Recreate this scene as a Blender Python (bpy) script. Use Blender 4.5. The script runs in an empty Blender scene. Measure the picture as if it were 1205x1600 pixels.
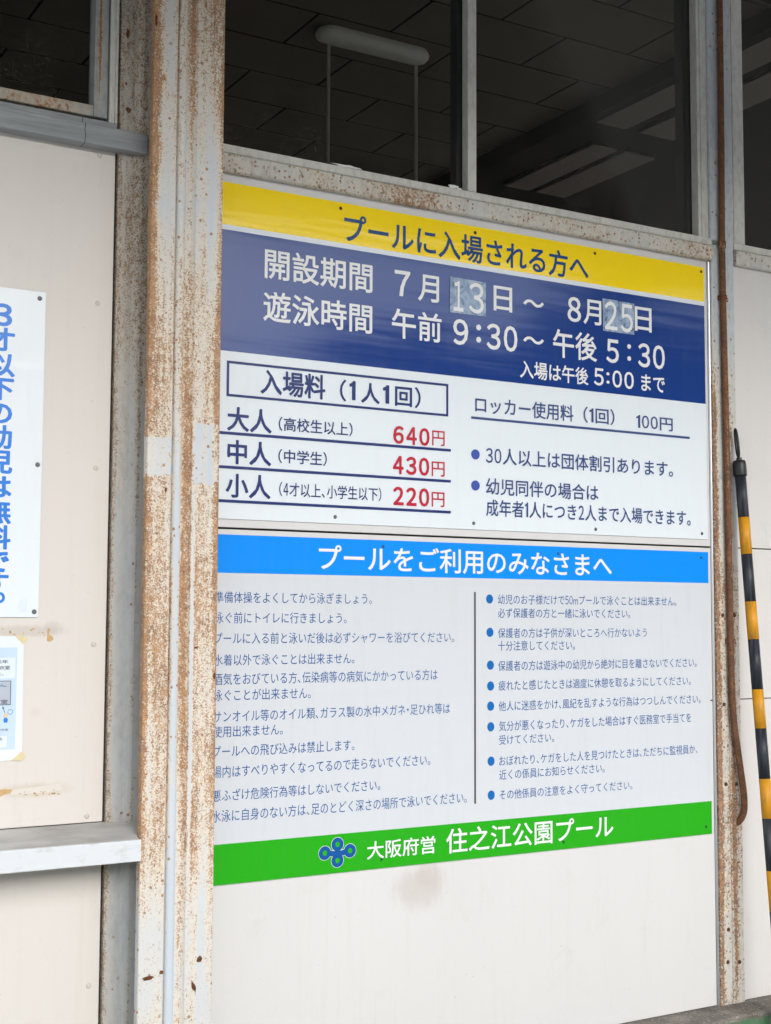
import bpy, bmesh, math, random
from mathutils import Matrix, Vector

random.seed(7)
S = bpy.context.scene
COL = S.collection
R = math.radians

# ------------------------------------------------------------------ camera
cam_d = bpy.data.cameras.new('camera')
cam_d.sensor_fit = 'HORIZONTAL'
cam_d.sensor_width = 36.0
cam_d.lens = 36.0 * 2110.0 / 1205.0
cam_d.clip_start = 0.05
cam_d.clip_end = 500.0
cam = bpy.data.objects.new('camera', cam_d)
COL.objects.link(cam)
_t, _y, _r = R(4.4), R(30.36), R(0.237)
_f = Vector((math.sin(_y) * math.cos(_t), math.cos(_y) * math.cos(_t), math.sin(_t)))
_a = Vector((math.cos(_y), -math.sin(_y), 0.0))
_u = _a.cross(_f)
_a2 = _a * math.cos(_r) + _u * math.sin(_r)
_u2 = _u * math.cos(_r) - _a * math.sin(_r)
cam.matrix_world = Matrix(((_a2.x, _u2.x, -_f.x, 0.0), (_a2.y, _u2.y, -_f.y, -3.6),
                           (_a2.z, _u2.z, -_f.z, 1.55), (0, 0, 0, 1)))
S.camera = cam

# ------------------------------------------------------------------ sky, sun, exposure
SUN_EL, SUN_AZ = R(22), R(180)          # azimuth from +Y towards +X
world = bpy.data.worlds.new('World')
S.world = world
world.use_nodes = True
wn, wl = world.node_tree.nodes, world.node_tree.links
wn.clear()
w_out = wn.new('ShaderNodeOutputWorld')
w_bg = wn.new('ShaderNodeBackground')
w_sky = wn.new('ShaderNodeTexSky')
w_sky.sky_type = 'NISHITA'
w_sky.sun_disc = False
w_sky.sun_elevation = SUN_EL
w_sky.sun_rotation = SUN_AZ
w_sky.air_density = 1.0
w_sky.dust_density = 1.0
w_sky.ozone_density = 1.0
w_hs = wn.new('ShaderNodeHueSaturation')      # thin white overcast: the blue is washed out evenly
w_hs.inputs['Saturation'].default_value = 0.45
wl.new(w_sky.outputs[0], w_hs.inputs['Color'])
wl.new(w_hs.outputs[0], w_bg.inputs['Color'])
wl.new(w_bg.outputs[0], w_out.inputs['Surface'])
w_bg.inputs['Strength'].default_value = 0.15

sun_d = bpy.data.lights.new('sun', 'SUN')
sun_d.energy = 0.5
sun_d.angle = R(40)
sun_d.color = (1.0, 0.99, 0.975)
sun = bpy.data.objects.new('sun', sun_d)
COL.objects.link(sun)
_to = Vector((math.sin(SUN_AZ) * math.cos(SUN_EL), math.cos(SUN_AZ) * math.cos(SUN_EL), math.sin(SUN_EL)))
sun.rotation_euler = _to.to_track_quat('Z', 'Y').to_euler()
sun.location = _to * 30

S.view_settings.view_transform = 'Standard'
S.view_settings.look = 'None'
S.view_settings.gamma = 1.0
S.view_settings.use_curve_mapping = False
S.view_settings.exposure = 1.68
S.cycles.max_bounces = 10
S.cycles.transparent_max_bounces = 16

# ------------------------------------------------------------------ node helpers
class NB:
    def __init__(s, name, rough=0.5, spec=0.5, metal=0.0):
        s.m = bpy.data.materials.new(name)
        s.m.use_nodes = True
        s.n, s.l = s.m.node_tree.nodes, s.m.node_tree.links
        s.b = s.n['Principled BSDF']
        s.b.inputs['Roughness'].default_value = rough
        s.b.inputs['Specular IOR Level'].default_value = spec
        s.b.inputs['Metallic'].default_value = metal
        g = s.n.new('ShaderNodeNewGeometry')
        s.p = g.outputs['Position']
    def put(s, sock, v):
        if v is None: return
        if isinstance(v, (int, float)): sock.default_value = v
        elif isinstance(v, (tuple, list)):
            sock.default_value = tuple(v) + (1.0,) if len(v) == 3 and len(sock.default_value) == 4 else v
        else: s.l.new(v, sock)
    def m_(s, op, a, b=None, c=None, clamp=False):
        n = s.n.new('ShaderNodeMath'); n.operation = op; n.use_clamp = clamp
        s.put(n.inputs[0], a); s.put(n.inputs[1], b); s.put(n.inputs[2], c)
        return n.outputs[0]
    def add(s, a, b): return s.m_('ADD', a, b)
    def mul(s, a, b): return s.m_('MULTIPLY', a, b)
    def sc(s, v, k, off=(0, 0, 0)):
        n = s.n.new('ShaderNodeVectorMath'); n.operation = 'MULTIPLY_ADD'
        s.put(n.inputs[0], v); n.inputs[1].default_value = k; n.inputs[2].default_value = off
        return n.outputs[0]
    def noise(s, v, scale, detail=2.0, rough=0.5, dist=0.0):
        n = s.n.new('ShaderNodeTexNoise')
        s.put(n.inputs['Vector'], v)
        n.inputs['Scale'].default_value = scale; n.inputs['Detail'].default_value = detail
        n.inputs['Roughness'].default_value = rough; n.inputs['Distortion'].default_value = dist
        return n.outputs['Fac']
    def vor(s, v, scale, out='Distance', feature='F1'):
        n = s.n.new('ShaderNodeTexVoronoi'); n.feature = feature
        s.put(n.inputs['Vector'], v); n.inputs['Scale'].default_value = scale
        return n.outputs[out]
    def smooth(s, v, a, b, lo=0.0, hi=1.0):
        n = s.n.new('ShaderNodeMapRange'); n.interpolation_type = 'SMOOTHSTEP'
        s.put(n.inputs[0], v); s.put(n.inputs[1], a); s.put(n.inputs[2], b)
        n.inputs[3].default_value = lo; n.inputs[4].default_value = hi
        return n.outputs[0]
    def ramp(s, f, stops, interp='LINEAR'):
        n = s.n.new('ShaderNodeValToRGB'); r = n.color_ramp; r.interpolation = interp
        while len(r.elements) < len(stops): r.elements.new(0.5)
        for e, (p, c) in zip(r.elements, stops):
            e.position = p
            e.color = (c, c, c, 1) if isinstance(c, (int, float)) else tuple(c) + (1,)
        s.put(n.inputs[0], f)
        return n.outputs[0]
    def mix(s, f, a, b):
        n = s.n.new('ShaderNodeMix'); n.data_type = 'RGBA'
        s.put(n.inputs[0], f); s.put(n.inputs[6], a); s.put(n.inputs[7], b)
        return n.outputs[2]
    def xyz(s, v=None):
        n = s.n.new('ShaderNodeSeparateXYZ'); s.put(n.inputs[0], v or s.p)
        return n.outputs
    def bump(s, h, strength=0.3, dist=0.002):
        n = s.n.new('ShaderNodeBump'); n.inputs['Strength'].default_value = strength
        n.inputs['Distance'].default_value = dist; s.put(n.inputs['Height'], h)
        s.l.new(n.outputs[0], s.b.inputs['Normal'])
    def col(s, v): s.put(s.b.inputs['Base Color'], v); return s
    def rough(s, v): s.put(s.b.inputs['Roughness'], v); return s

def rusty(name, paint, cream, zstops, z0=0.0, z1=4.0, patch_amp=0.9, streak_amp=0.7, edges=(), clean=(), fine=150.0,
          spots=0.0, seed=0.0, grime=0.0, amax=1.12, rcol=((0.21, 0.080, 0.022), (0.41, 0.195, 0.068), (0.55, 0.325, 0.155))):
    """Old chalky paint on steel: fine rust speckle whose density follows patches, runs and edges."""
    k = NB(name, 0.62, 0.35)
    p = k.sc(k.p, (1, 1, 1), (seed, seed * 1.7, seed * 0.3))
    x = k.xyz()
    zf = k.m_('DIVIDE', k.m_('SUBTRACT', x[2], z0), z1 - z0)
    amt = k.ramp(zf, zstops)
    patch = k.noise(k.sc(p, (5.0, 5.0, 2.2)), 1.0, 4, 0.6)
    streak = k.noise(k.sc(p, (42, 42, 1.6)), 1.0, 3, 0.6)
    A = k.add(amt, k.add(k.mul(k.m_('SUBTRACT', patch, 0.5), patch_amp), k.mul(k.m_('SUBTRACT', streak, 0.5), streak_amp)))
    for (ex, w, amp, ez0, ez1) in edges:
        d = k.m_('ABSOLUTE', k.m_('SUBTRACT', x[0], ex))
        wob = k.add(w, k.mul(k.m_('SUBTRACT', k.noise(k.sc(p, (3, 3, 7)), 1.0, 5, 0.65), 0.5), w * 1.8))
        e = k.m_('SUBTRACT', 1.0, k.m_('DIVIDE', d, wob), clamp=True)
        zz = k.mul(k.smooth(x[2], ez0 - 0.25, ez0 + 0.25), k.smooth(x[2], ez1 + 0.25, ez1 - 0.25))
        A = k.add(A, k.mul(k.mul(e, zz), amp))
    for (cx0, cx1, cz0, cz1) in clean:
        wb = k.mul(k.m_('SUBTRACT', k.noise(k.sc(p, (30, 30, 22)), 1.0, 4, 0.6), 0.5), 0.06)
        zz = k.mul(k.smooth(k.add(x[2], wb), cz0, cz0 + 0.004), k.smooth(k.add(x[2], k.mul(wb, 0.25)), cz1 + 0.004, cz1))
        xx = k.mul(k.smooth(k.add(x[0], wb), cx0, cx0 + 0.004), k.smooth(k.add(x[0], wb), cx1, cx1 - 0.004))
        A = k.m_('SUBTRACT', A, k.mul(k.mul(zz, xx), 0.32))
    f1 = k.noise(p, fine, 4, 0.7)
    f2 = k.noise(k.sc(p, (1, 1, 0.55)), fine * 0.42, 3, 0.6)
    f = k.add(k.mul(f1, 0.68), k.mul(f2, 0.32))
    A = k.m_('MINIMUM', A, amax)
    thr = k.m_('SUBTRACT', 0.80, k.mul(A, 0.36))
    rust = k.smooth(f, k.m_('SUBTRACT', thr, 0.055), k.add(thr, 0.085))
    if spots:
        vd = k.vor(p, 62.0); vr = k.xyz(k.vor(p, 62.0, 'Color'))[0]
        on = k.smooth(k.add(vr, k.mul(k.m_('SUBTRACT', patch, 0.5), 1.2)), 1.0 - spots, 1.0 - spots + 0.05)
        sp = k.mul(k.smooth(vd, 0.34, 0.20), on)
        rust = k.m_('MAXIMUM', rust, sp)
    pit = k.mul(k.smooth(k.noise(p, fine * 0.75, 2, 0.5), 0.64, 0.70), k.smooth(A, 0.35, 0.8))
    chalk = k.smooth(A, 0.25, 0.85)
    base = k.mix(k.mul(chalk, 0.85), k.mix(k.noise(k.sc(p, (9, 9, 3)), 1.0, 4), paint, [c * 0.86 for c in paint]), cream)
    if grime:
        base = k.mix(k.mul(k.smooth(k.noise(k.sc(p, (60, 60, 25)), 1.0, 5, 0.7), 0.42, 0.7), grime), base, (0.17, 0.155, 0.13))
    tint = k.add(k.mul(k.noise(p, 30.0, 4, 0.65), 0.5), k.mul(k.noise(p, fine * 1.3, 2, 0.6), 0.5))
    rc = k.ramp(k.add(tint, k.mul(A, -0.06)), [(0.34, rcol[0]), (0.49, rcol[1]), (0.64, rcol[2])])
    k.col(k.mix(k.mul(pit, 0.75), k.mix(k.mul(rust, 0.86), base, rc), [c * 0.62 for c in rcol[0]]))
    k.rough(k.add(0.55, k.mul(rust, 0.3)))
    k.bump(k.add(k.mul(rust, -0.5), k.mul(k.noise(p, 28.0, 4), 1.2)), 0.45, 0.0016)
    return k.m

def plain(name, c, rough=0.5, spec=0.5, metal=0.0, var=0.06, scale=30.0):
    k = NB(name, rough, spec, metal)
    n = k.noise(k.p, scale, 4, 0.6)
    k.col(k.mix(n, [v * (1 - var) for v in c], [min(1, v * (1 + var)) for v in c]))
    return k.m

def sign_paint(name, c, rough=0.22, wave=0.35, dirt=0.10, spec=0.3):
    """Glossy printed sheet: faint dust, drips and a slightly wavy face."""
    k = NB(name, rough, spec)
    dust = k.noise(k.sc(k.p, (34, 34, 4)), 1.0, 5, 0.65)
    dot = k.smooth(k.noise(k.p, 210.0, 2, 0.5), 0.70, 0.76)
    c2 = k.mix(k.mul(k.smooth(dust, 0.45, 0.85), dirt), c, (0.50, 0.48, 0.44))
    k.col(k.mix(k.mul(dot, 0.28), c2, (0.18, 0.15, 0.12)))
    k.rough(k.add(rough - 0.03, k.mul(dust, 0.06)))
    w = k.noise(k.sc(k.p, (1.5, 1.0, 16.0)), 1.0, 2, 0.5)
    k.bump(k.add(w, k.mul(k.noise(k.p, 60.0, 2), 0.02)), wave, 0.012)
    return k.m

def wall_paint(name, c, stains=(), scuff=0.5, seed=0.0):
    k = NB(name, 0.46, 0.4)
    p = k.sc(k.p, (1, 1, 1), (seed, 0, seed * 2))
    big = k.noise(k.sc(p, (1.6, 1.6, 0.8)), 1.0, 4, 0.6)
    run = k.noise(k.sc(p, (40, 40, 1.3)), 1.0, 4, 0.6)
    c1 = k.mix(big, [v * 0.95 for v in c], [min(1, v * 1.035) for v in c])
    c1 = k.mix(k.mul(k.smooth(run, 0.5, 0.8), 0.10), c1, (0.45, 0.39, 0.33))
    drip = k.mul(k.smooth(k.noise(k.sc(p, (95, 95, 1.1)), 1.0, 3, 0.55), 0.64, 0.74), k.smooth(k.noise(k.sc(p, (2.2, 2.2, 2.6)), 1.0, 3), 0.48, 0.68))
    c1 = k.mix(k.mul(drip, 0.42), c1, (0.40, 0.35, 0.30))
    rub = k.smooth(k.noise(k.sc(p, (7, 7, 5)), 1.0, 6, 0.72, 0.8), 0.55, 0.72)
    c1 = k.mix(k.mul(rub, scuff * 0.40), c1, (0.50, 0.46, 0.42))
    sp = k.smooth(k.noise(p, 75.0, 3, 0.5), 0.70, 0.74)
    c1 = k.mix(k.mul(sp, scuff * 0.8), c1, (0.33, 0.29, 0.26))
    scr = k.smooth(k.noise(k.sc(p, (55, 30, 9)), 1.0, 6, 0.7, 1.2), 0.70, 0.76)
    c1 = k.mix(k.mul(scr, scuff * 0.5), c1, (0.42, 0.39, 0.37))
    x = k.xyz()
    for (sx, sz, rx, rz, colr, amp) in stains:
        dx = k.m_('DIVIDE', k.m_('SUBTRACT', x[0], sx), rx); dz = k.m_('DIVIDE', k.m_('SUBTRACT', x[2], sz), rz)
        d = k.m_('SQRT', k.add(k.mul(dx, dx), k.mul(dz, dz)))
        d = k.add(d, k.mul(k.m_('SUBTRACT', k.noise(k.sc(p, (60, 20, 14)), 1.0, 4, 0.6), 0.5), 0.9))
        c1 = k.mix(k.mul(k.smooth(d, 1.15, 0.45), amp), c1, colr)
    k.col(c1)
    k.bump(k.add(k.noise(p, 90.0, 3), k.mul(k.noise(k.sc(p, (2, 2, 2)), 1.0, 2), 4.0)), 0.12, 0.002)
    return k.m

# ------------------------------------------------------------------ materials
M = {}
M['column'] = rusty('column_paint', (0.57, 0.62, 0.68), (0.72, 0.63, 0.50),
    [(0.0, 0.66), (0.14, 0.62), (0.22, 0.74), (0.30, 0.86), (0.42, 0.88), (0.475, 0.82), (0.52, 0.80), (0.62, 0.72), (0.67, 0.56), (0.74, 0.66), (0.82, 0.82), (1.0, 0.88)],
    edges=((1.274, 0.030, 0.75, 2.15, 3.5), (1.274, 0.020, 0.45, 0.9, 1.95), (1.486, 0.022, 0.40, 1.0, 3.2), (1.392, 0.014, 0.22, 0.5, 3.6),
           (1.364, 0.015, -0.55, 0.2, 2.0), (1.411, 0.007, -0.6, 0.9, 1.8)),
    clean=((1.25, 1.345, 1.925, 2.03), (1.41, 1.50, 1.91, 2.075)), spots=0.18, fine=205.0, patch_amp=0.95, streak_amp=1.0)
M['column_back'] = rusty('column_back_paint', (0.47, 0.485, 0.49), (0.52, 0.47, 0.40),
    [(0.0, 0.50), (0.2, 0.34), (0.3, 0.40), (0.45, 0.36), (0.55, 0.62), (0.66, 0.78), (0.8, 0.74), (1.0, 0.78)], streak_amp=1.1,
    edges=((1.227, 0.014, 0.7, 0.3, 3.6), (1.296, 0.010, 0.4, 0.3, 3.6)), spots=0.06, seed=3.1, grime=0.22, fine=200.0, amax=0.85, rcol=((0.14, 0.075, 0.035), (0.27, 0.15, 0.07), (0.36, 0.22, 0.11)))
M['post'] = rusty('post_paint', (0.56, 0.59, 0.61), (0.66, 0.58, 0.46),
    [(0.0, 0.70), (0.12, 0.48), (0.25, 0.74), (0.33, 0.62), (0.42, 0.74), (0.50, 0.45), (0.57, 0.62), (0.66, 0.35), (0.72, 0.1), (1.0, 0.05)],
    edges=((3.486, 0.016, 0.65, 0.2, 2.4), (3.552, 0.018, 0.55, 0.2, 2.3)), spots=0.14, seed=8.3, fine=130.0, grime=0.30, patch_amp=1.1, rcol=((0.12, 0.045, 0.016), (0.30, 0.13, 0.048), (0.44, 0.24, 0.10)))
M['rail'] = rusty('rail_paint', (0.58, 0.59, 0.58), (0.62, 0.55, 0.45), [(0, 0.66), (1, 0.66)], patch_amp=1.2, streak_amp=0.1, spots=0.55, seed=5.5, fine=110.0, grime=0.25, rcol=((0.13, 0.055, 0.02), (0.32, 0.15, 0.055), (0.44, 0.25, 0.11)))
M['sash'] = rusty('sash_paint', (0.36, 0.38, 0.39), (0.46, 0.42, 0.35), [(0, 0.25), (1, 0.25)], patch_amp=0.7, streak_amp=0.5,
    edges=((1.169, 0.006, 1.6, 3.06, 4.0),), seed=2.2, grime=0.45, amax=1.6)
M['sash_rail'] = rusty('sash_rail_paint', (0.40, 0.40, 0.38), (0.50, 0.42, 0.32), [(0, 0.62), (1, 0.62)], patch_amp=1.3, streak_amp=0.1, seed=6.2, fine=80.0, grime=0.3, amax=1.5)
M['frame'] = rusty('frame_paint', (0.66, 0.645, 0.595), (0.66, 0.61, 0.52), [(0, -0.05), (1, -0.05)], patch_amp=0.6, streak_amp=0.35, seed=1.2, grime=0.28)
M['pipe'] = rusty('pipe_rust', (0.50, 0.48, 0.44), (0.42, 0.22, 0.11), [(0.0, 1.7), (0.3, 1.65), (0.45, 1.25), (0.58, 1.15), (0.66, 1.7), (0.71, 1.7), (0.725, 0.9), (0.74, 2.0), (1.0, 2.2)], patch_amp=0.7, seed=4.4, fine=110.0, amax=2.4, rcol=((0.07, 0.028, 0.014), (0.17, 0.065, 0.028), (0.36, 0.17, 0.07)))
k = NB('dark_rust', 0.85, 0.2); k.col(k.ramp(k.noise(k.p, 120.0, 3), [(0.3, (0.07, 0.028, 0.014)), (0.7, (0.22, 0.085, 0.035))])); k.bump(k.noise(k.p, 200.0, 3), 0.5, 0.002); M['dark_rust'] = k.m
k = NB('grey_timber', 0.6, 0.35)
gr = k.noise(k.sc(k.p, (2.5, 40, 60)), 1.0, 6, 0.7, 0.6)
ck = k.mul(k.smooth(k.m_('ABSOLUTE', k.add(k.m_('SUBTRACT', k.xyz()[0], 1.119), k.mul(k.m_('SUBTRACT', k.noise(k.sc(k.p, (1, 1, 40)), 1.0, 2), 0.5), 0.01))), 0.0016, 0.0006), 1.0)
k.col(k.mix(ck, k.ramp(gr, [(0.3, (0.20, 0.215, 0.225)), (0.55, (0.31, 0.325, 0.335)), (0.75, (0.40, 0.41, 0.41))]), (0.03, 0.03, 0.03)))
k.bump(gr, 0.3, 0.002); M['timber'] = k.m
M['wall_left'] = wall_paint('wall_paint_left', (0.67, 0.625, 0.58), stains=((0.99, 1.505, 0.13, 0.018, (0.42, 0.36, 0.30), 0.38), (1.075, 1.515, 0.03, 0.02, (0.40, 0.37, 0.35), 0.3),
    (1.03, 1.085, 0.11, 0.022, (0.55, 0.46, 0.34), 0.5), (1.03, 1.29, 0.02, 0.014, (0.5, 0.38, 0.35), 0.14)), seed=1.0)
M['wall'] = wall_paint('wall_paint_cream', (0.66, 0.642, 0.63), stains=((2.235, 0.715, 0.105, 0.075, (0.52, 0.46, 0.425), 0.55), (2.27, 0.75, 0.06, 0.05, (0.50, 0.43, 0.40), 0.4)), seed=0.0)
M['wall_right'] = wall_paint('wall_paint_right', (0.66, 0.63, 0.605), seed=4.0)
M['aluminium'] = plain('aluminium', (0.55, 0.56, 0.58), 0.35, 0.5, 0.85)
M['joint'] = plain('joint_shadow', (0.06, 0.05, 0.045), 0.9, 0.1)
M['white'] = sign_paint('sign_white', (0.755, 0.80, 0.835), 0.25, 0.12, 0.10)
M['grey'] = sign_paint('sign_pale_grey', (0.615, 0.635, 0.665), 0.30, 0.12, 0.22)
M['yellow'] = sign_paint('sign_yellow', (0.97, 0.69, 0.003), 0.10, 0.07, 0.015, 0.42)
M['navy'] = sign_paint('sign_navy', (0.011, 0.044, 0.225), 0.11, 0.06, 0.015, 0.40)
M['blue'] = sign_paint('sign_blue', (0.003, 0.26, 0.88), 0.32, 0.1, 0.015, 0.18)
M['green'] = sign_paint('sign_green', (0.020, 0.37, 0.008), 0.32, 0.1, 0.015, 0.18)
M['t_title'] = sign_paint('print_teal', (0.006, 0.055, 0.19), 0.2, 0.3, 0.05)
M['t_white'] = sign_paint('print_white', (0.80, 0.80, 0.79), 0.3, 0.1, 0.1)
M['t_navy'] = sign_paint('print_navy', (0.018, 0.035, 0.16), 0.3, 0.1, 0.06)
M['t_navy2'] = sign_paint('print_slate', (0.045, 0.075, 0.22), 0.3, 0.1, 0.06)
M['t_red'] = sign_paint('print_red', (0.50, 0.018, 0.045), 0.3, 0.1, 0.06)
M['t_blue'] = sign_paint('print_blue', (0.028, 0.115, 0.33), 0.3, 0.1, 0.02)
M['t_dot'] = sign_paint('print_bright_blue', (0.004, 0.13, 0.42), 0.3, 0.1, 0.02)
M['t_emblem'] = sign_paint('print_deep_blue', (0.003, 0.085, 0.32), 0.3, 0.1, 0.02)
M['t_dot2'] = sign_paint('print_violet_blue', (0.05, 0.09, 0.38), 0.3, 0.1, 0.06)
M['t_sky'] = sign_paint('print_sky_blue', (0.025, 0.20, 0.68), 0.3, 0.1, 0.06)
M['t_grey'] = plain('print_grey', (0.06, 0.06, 0.07), 0.4)
M['screw'] = plain('screw_head', (0.12, 0.12, 0.12), 0.5, 0.5, 0.4)
M['screw_brown'] = plain('screw_head_rusty', (0.10, 0.045, 0.025), 0.8, 0.2)
M['screw_blue'] = plain('screw_head_blue', (0.02, 0.10, 0.28), 0.6, 0.3)
M['screw_green'] = plain('screw_head_green', (0.012, 0.10, 0.02), 0.6, 0.3)
M['screw_wall'] = plain('screw_head_painted', (0.56, 0.52, 0.48), 0.5, 0.4)
k = NB('sticker_film', 0.22, 0.35, 0.0)
cr = k.noise(k.sc(k.p, (1, 1, 0.6)), 26.0, 3, 0.55, 2.2)
k.col(k.ramp(cr, [(0.30, (0.06, 0.09, 0.17)), (0.42, (0.22, 0.30, 0.44)), (0.55, (0.31, 0.40, 0.55)), (0.72, (0.42, 0.50, 0.62))]))
k.bump(cr, 0.55, 0.004); M['sticker'] = k.m
M['black'] = plain('black_plastic', (0.012, 0.012, 0.014), 0.42)
k = NB('black_band', 0.48, 0.4); k.col(k.mix(k.smooth(k.noise(k.sc(k.p, (90, 90, 6)), 1.0, 4), 0.40, 0.8), (0.014, 0.017, 0.026), (0.085, 0.09, 0.10))); k.bump(k.noise(k.sc(k.p, (80, 80, 5)), 1.0, 3), 0.15, 0.002); M['pole_black'] = k.m
k = NB('yellow_band', 0.48, 0.4); k.col(k.mix(k.smooth(k.noise(k.sc(k.p, (70, 70, 14)), 1.0, 5), 0.42, 0.78), (0.68, 0.30, 0.008), (0.40, 0.19, 0.03))); M['pole_yellow'] = k.m
k = NB('concrete', 0.85, 0.25)
cn = k.noise(k.p, 9.0, 6, 0.7)
k.col(k.mix(k.smooth(k.noise(k.p, 120.0, 2), 0.6, 0.7), k.ramp(cn, [(0.3, (0.10, 0.085, 0.07)), (0.55, (0.20, 0.18, 0.155)), (0.75, (0.32, 0.29, 0.25))]), (0.40, 0.38, 0.35)))
k.bump(k.add(cn, k.mul(k.noise(k.p, 90.0, 4), 0.5)), 0.8, 0.006); M['concrete'] = k.m
k = NB('green_step_paint', 0.7, 0.3)
k.col(k.mix(k.smooth(k.noise(k.p, 24.0, 6, 0.7), 0.42, 0.62), (0.06, 0.19, 0.085), (0.15, 0.15, 0.11))); k.bump(k.noise(k.p, 60.0, 4), 0.5, 0.004); M['step'] = k.m
k = NB('ground_concrete', 0.9, 0.2); k.col(k.ramp(k.noise(k.p, 1.3, 7, 0.65), [(0.3, (0.40, 0.39, 0.375)), (0.7, (0.52, 0.51, 0.495))])); k.bump(k.noise(k.p, 40.0, 4), 0.4, 0.004); M['ground'] = k.m
k = NB('shelf_top', 0.5, 0.4); k.col(k.ramp(k.noise(k.sc(k.p, (6, 14, 6)), 1.0, 5), [(0.3, (0.31, 0.30, 0.285)), (0.5, (0.43, 0.42, 0.405)), (0.7, (0.52, 0.51, 0.495))])); M['shelf_top'] = k.m
k = NB('shelf_edge', 0.4, 0.4); k.col(k.mix(k.mul(k.smooth(k.noise(k.sc(k.p, (14, 14, 40)), 1.0, 6, 0.75), 0.52, 0.72), 0.45), (0.64, 0.66, 0.68), (0.38, 0.35, 0.31))); k.bump(k.noise(k.p, 30.0, 3), 0.1, 0.002); M['shelf_edge'] = k.m
M['soffit'] = plain('soffit_board', (0.38, 0.37, 0.355), 0.7, 0.3)
M['ceiling_board'] = plain('ceiling_board', (0.19, 0.165, 0.13), 0.85, 0.2, 0, 0.1, 6.0)
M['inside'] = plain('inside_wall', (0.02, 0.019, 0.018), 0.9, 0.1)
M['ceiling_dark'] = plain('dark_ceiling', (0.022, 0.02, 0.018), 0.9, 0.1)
M['lamp'] = plain('lamp_cover', (0.93, 0.91, 0.82), 0.4)
M['rod'] = plain('rod_paint', (0.50, 0.49, 0.46), 0.5)
M['rod_pale'] = plain('rod_pale_paint', (0.90, 0.88, 0.80), 0.5)
M['room_floor'] = plain('room_floor', (0.75, 0.72, 0.66), 0.6)
M['panel_light'] = plain('pale_ceiling_panel', (0.30, 0.245, 0.205), 0.6)
M['dark_frame'] = plain('dark_inner_frame', (0.035, 0.04, 0.045), 0.6)
M['paper'] = plain('laminated_paper', (0.76, 0.80, 0.86), 0.18, 0.5, 0, 0.02)
M['poster_blue'] = plain('poster_blue', (0.56, 0.69, 0.84), 0.18, 0.5, 0, 0.03)
M['poster_pale'] = plain('poster_pale', (0.72, 0.78, 0.86), 0.18, 0.5, 0, 0.02)
M['poster_grey'] = plain('poster_grey', (0.46, 0.50, 0.57), 0.2)
M['poster_ink'] = plain('poster_ink', (0.06, 0.07, 0.10), 0.3)
M['poster_line'] = plain('poster_line', (0.10, 0.22, 0.42), 0.3)
M['skin'] = plain('poster_peach', (0.72, 0.52, 0.38), 0.3)
M['tape'] = plain('old_tape', (0.70, 0.60, 0.36), 0.25, 0.5, 0, 0.15, 60)
M['tape_brown'] = plain('tape_remains', (0.55, 0.36, 0.16), 0.6, 0.3, 0, 0.25, 90)
M['tape_pale'] = plain('tape_ghost', (0.66, 0.62, 0.56), 0.35, 0.4, 0, 0.06, 60)
k = NB('hedge_leaves', 0.7, 0.3); k.col(k.ramp(k.noise(k.p, 3.0, 6, 0.7), [(0.3, (0.015, 0.03, 0.012)), (0.7, (0.07, 0.11, 0.035))])); M['hedge'] = k.m

gm = bpy.data.materials.new('dusty_glass'); gm.use_nodes = True
gk = NB.__new__(NB); gk.m = gm; gk.n, gk.l = gm.node_tree.nodes, gm.node_tree.links
gk.n.remove(gk.n['Principled BSDF'])
gk.p = gk.n.new('ShaderNodeNewGeometry').outputs['Position']
tr = gk.n.new('ShaderNodeBsdfTransparent'); tr.inputs[0].default_value = (0.86, 0.86, 0.84, 1)
gl = gk.n.new('ShaderNodeBsdfGlossy'); gl.inputs['Roughness'].default_value = 0.06
df = gk.n.new('ShaderNodeBsdfDiffuse'); df.inputs[0].default_value = (0.36, 0.30, 0.25, 1)
fr = gk.n.new('ShaderNodeFresnel'); fr.inputs[0].default_value = 1.45
m1 = gk.n.new('ShaderNodeMixShader'); m2 = gk.n.new('ShaderNodeMixShader')
gk.l.new(gk.mul(fr.outputs[0], 0.16), m1.inputs[0]); gk.l.new(tr.outputs[0], m1.inputs[1]); gk.l.new(gl.outputs[0], m1.inputs[2])
zlow = gk.smooth(gk.xyz()[2], 3.45, 2.95)
dn = gk.mul(gk.smooth(gk.noise(gk.sc(gk.p, (1, 1, 0.8)), 170.0, 1, 0.5), 0.54, 0.66), gk.smooth(gk.noise(gk.p, 9.0, 4, 0.65), 0.34, 0.66))
gk.l.new(gk.mul(dn, gk.add(0.010, gk.mul(zlow, 0.12))), m2.inputs[0]); gk.l.new(m1.outputs[0], m2.inputs[1]); gk.l.new(df.outputs[0], m2.inputs[2])
gk.l.new(m2.outputs[0], gk.n['Material Output'].inputs['Surface'])
M['glass'] = gm

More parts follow.
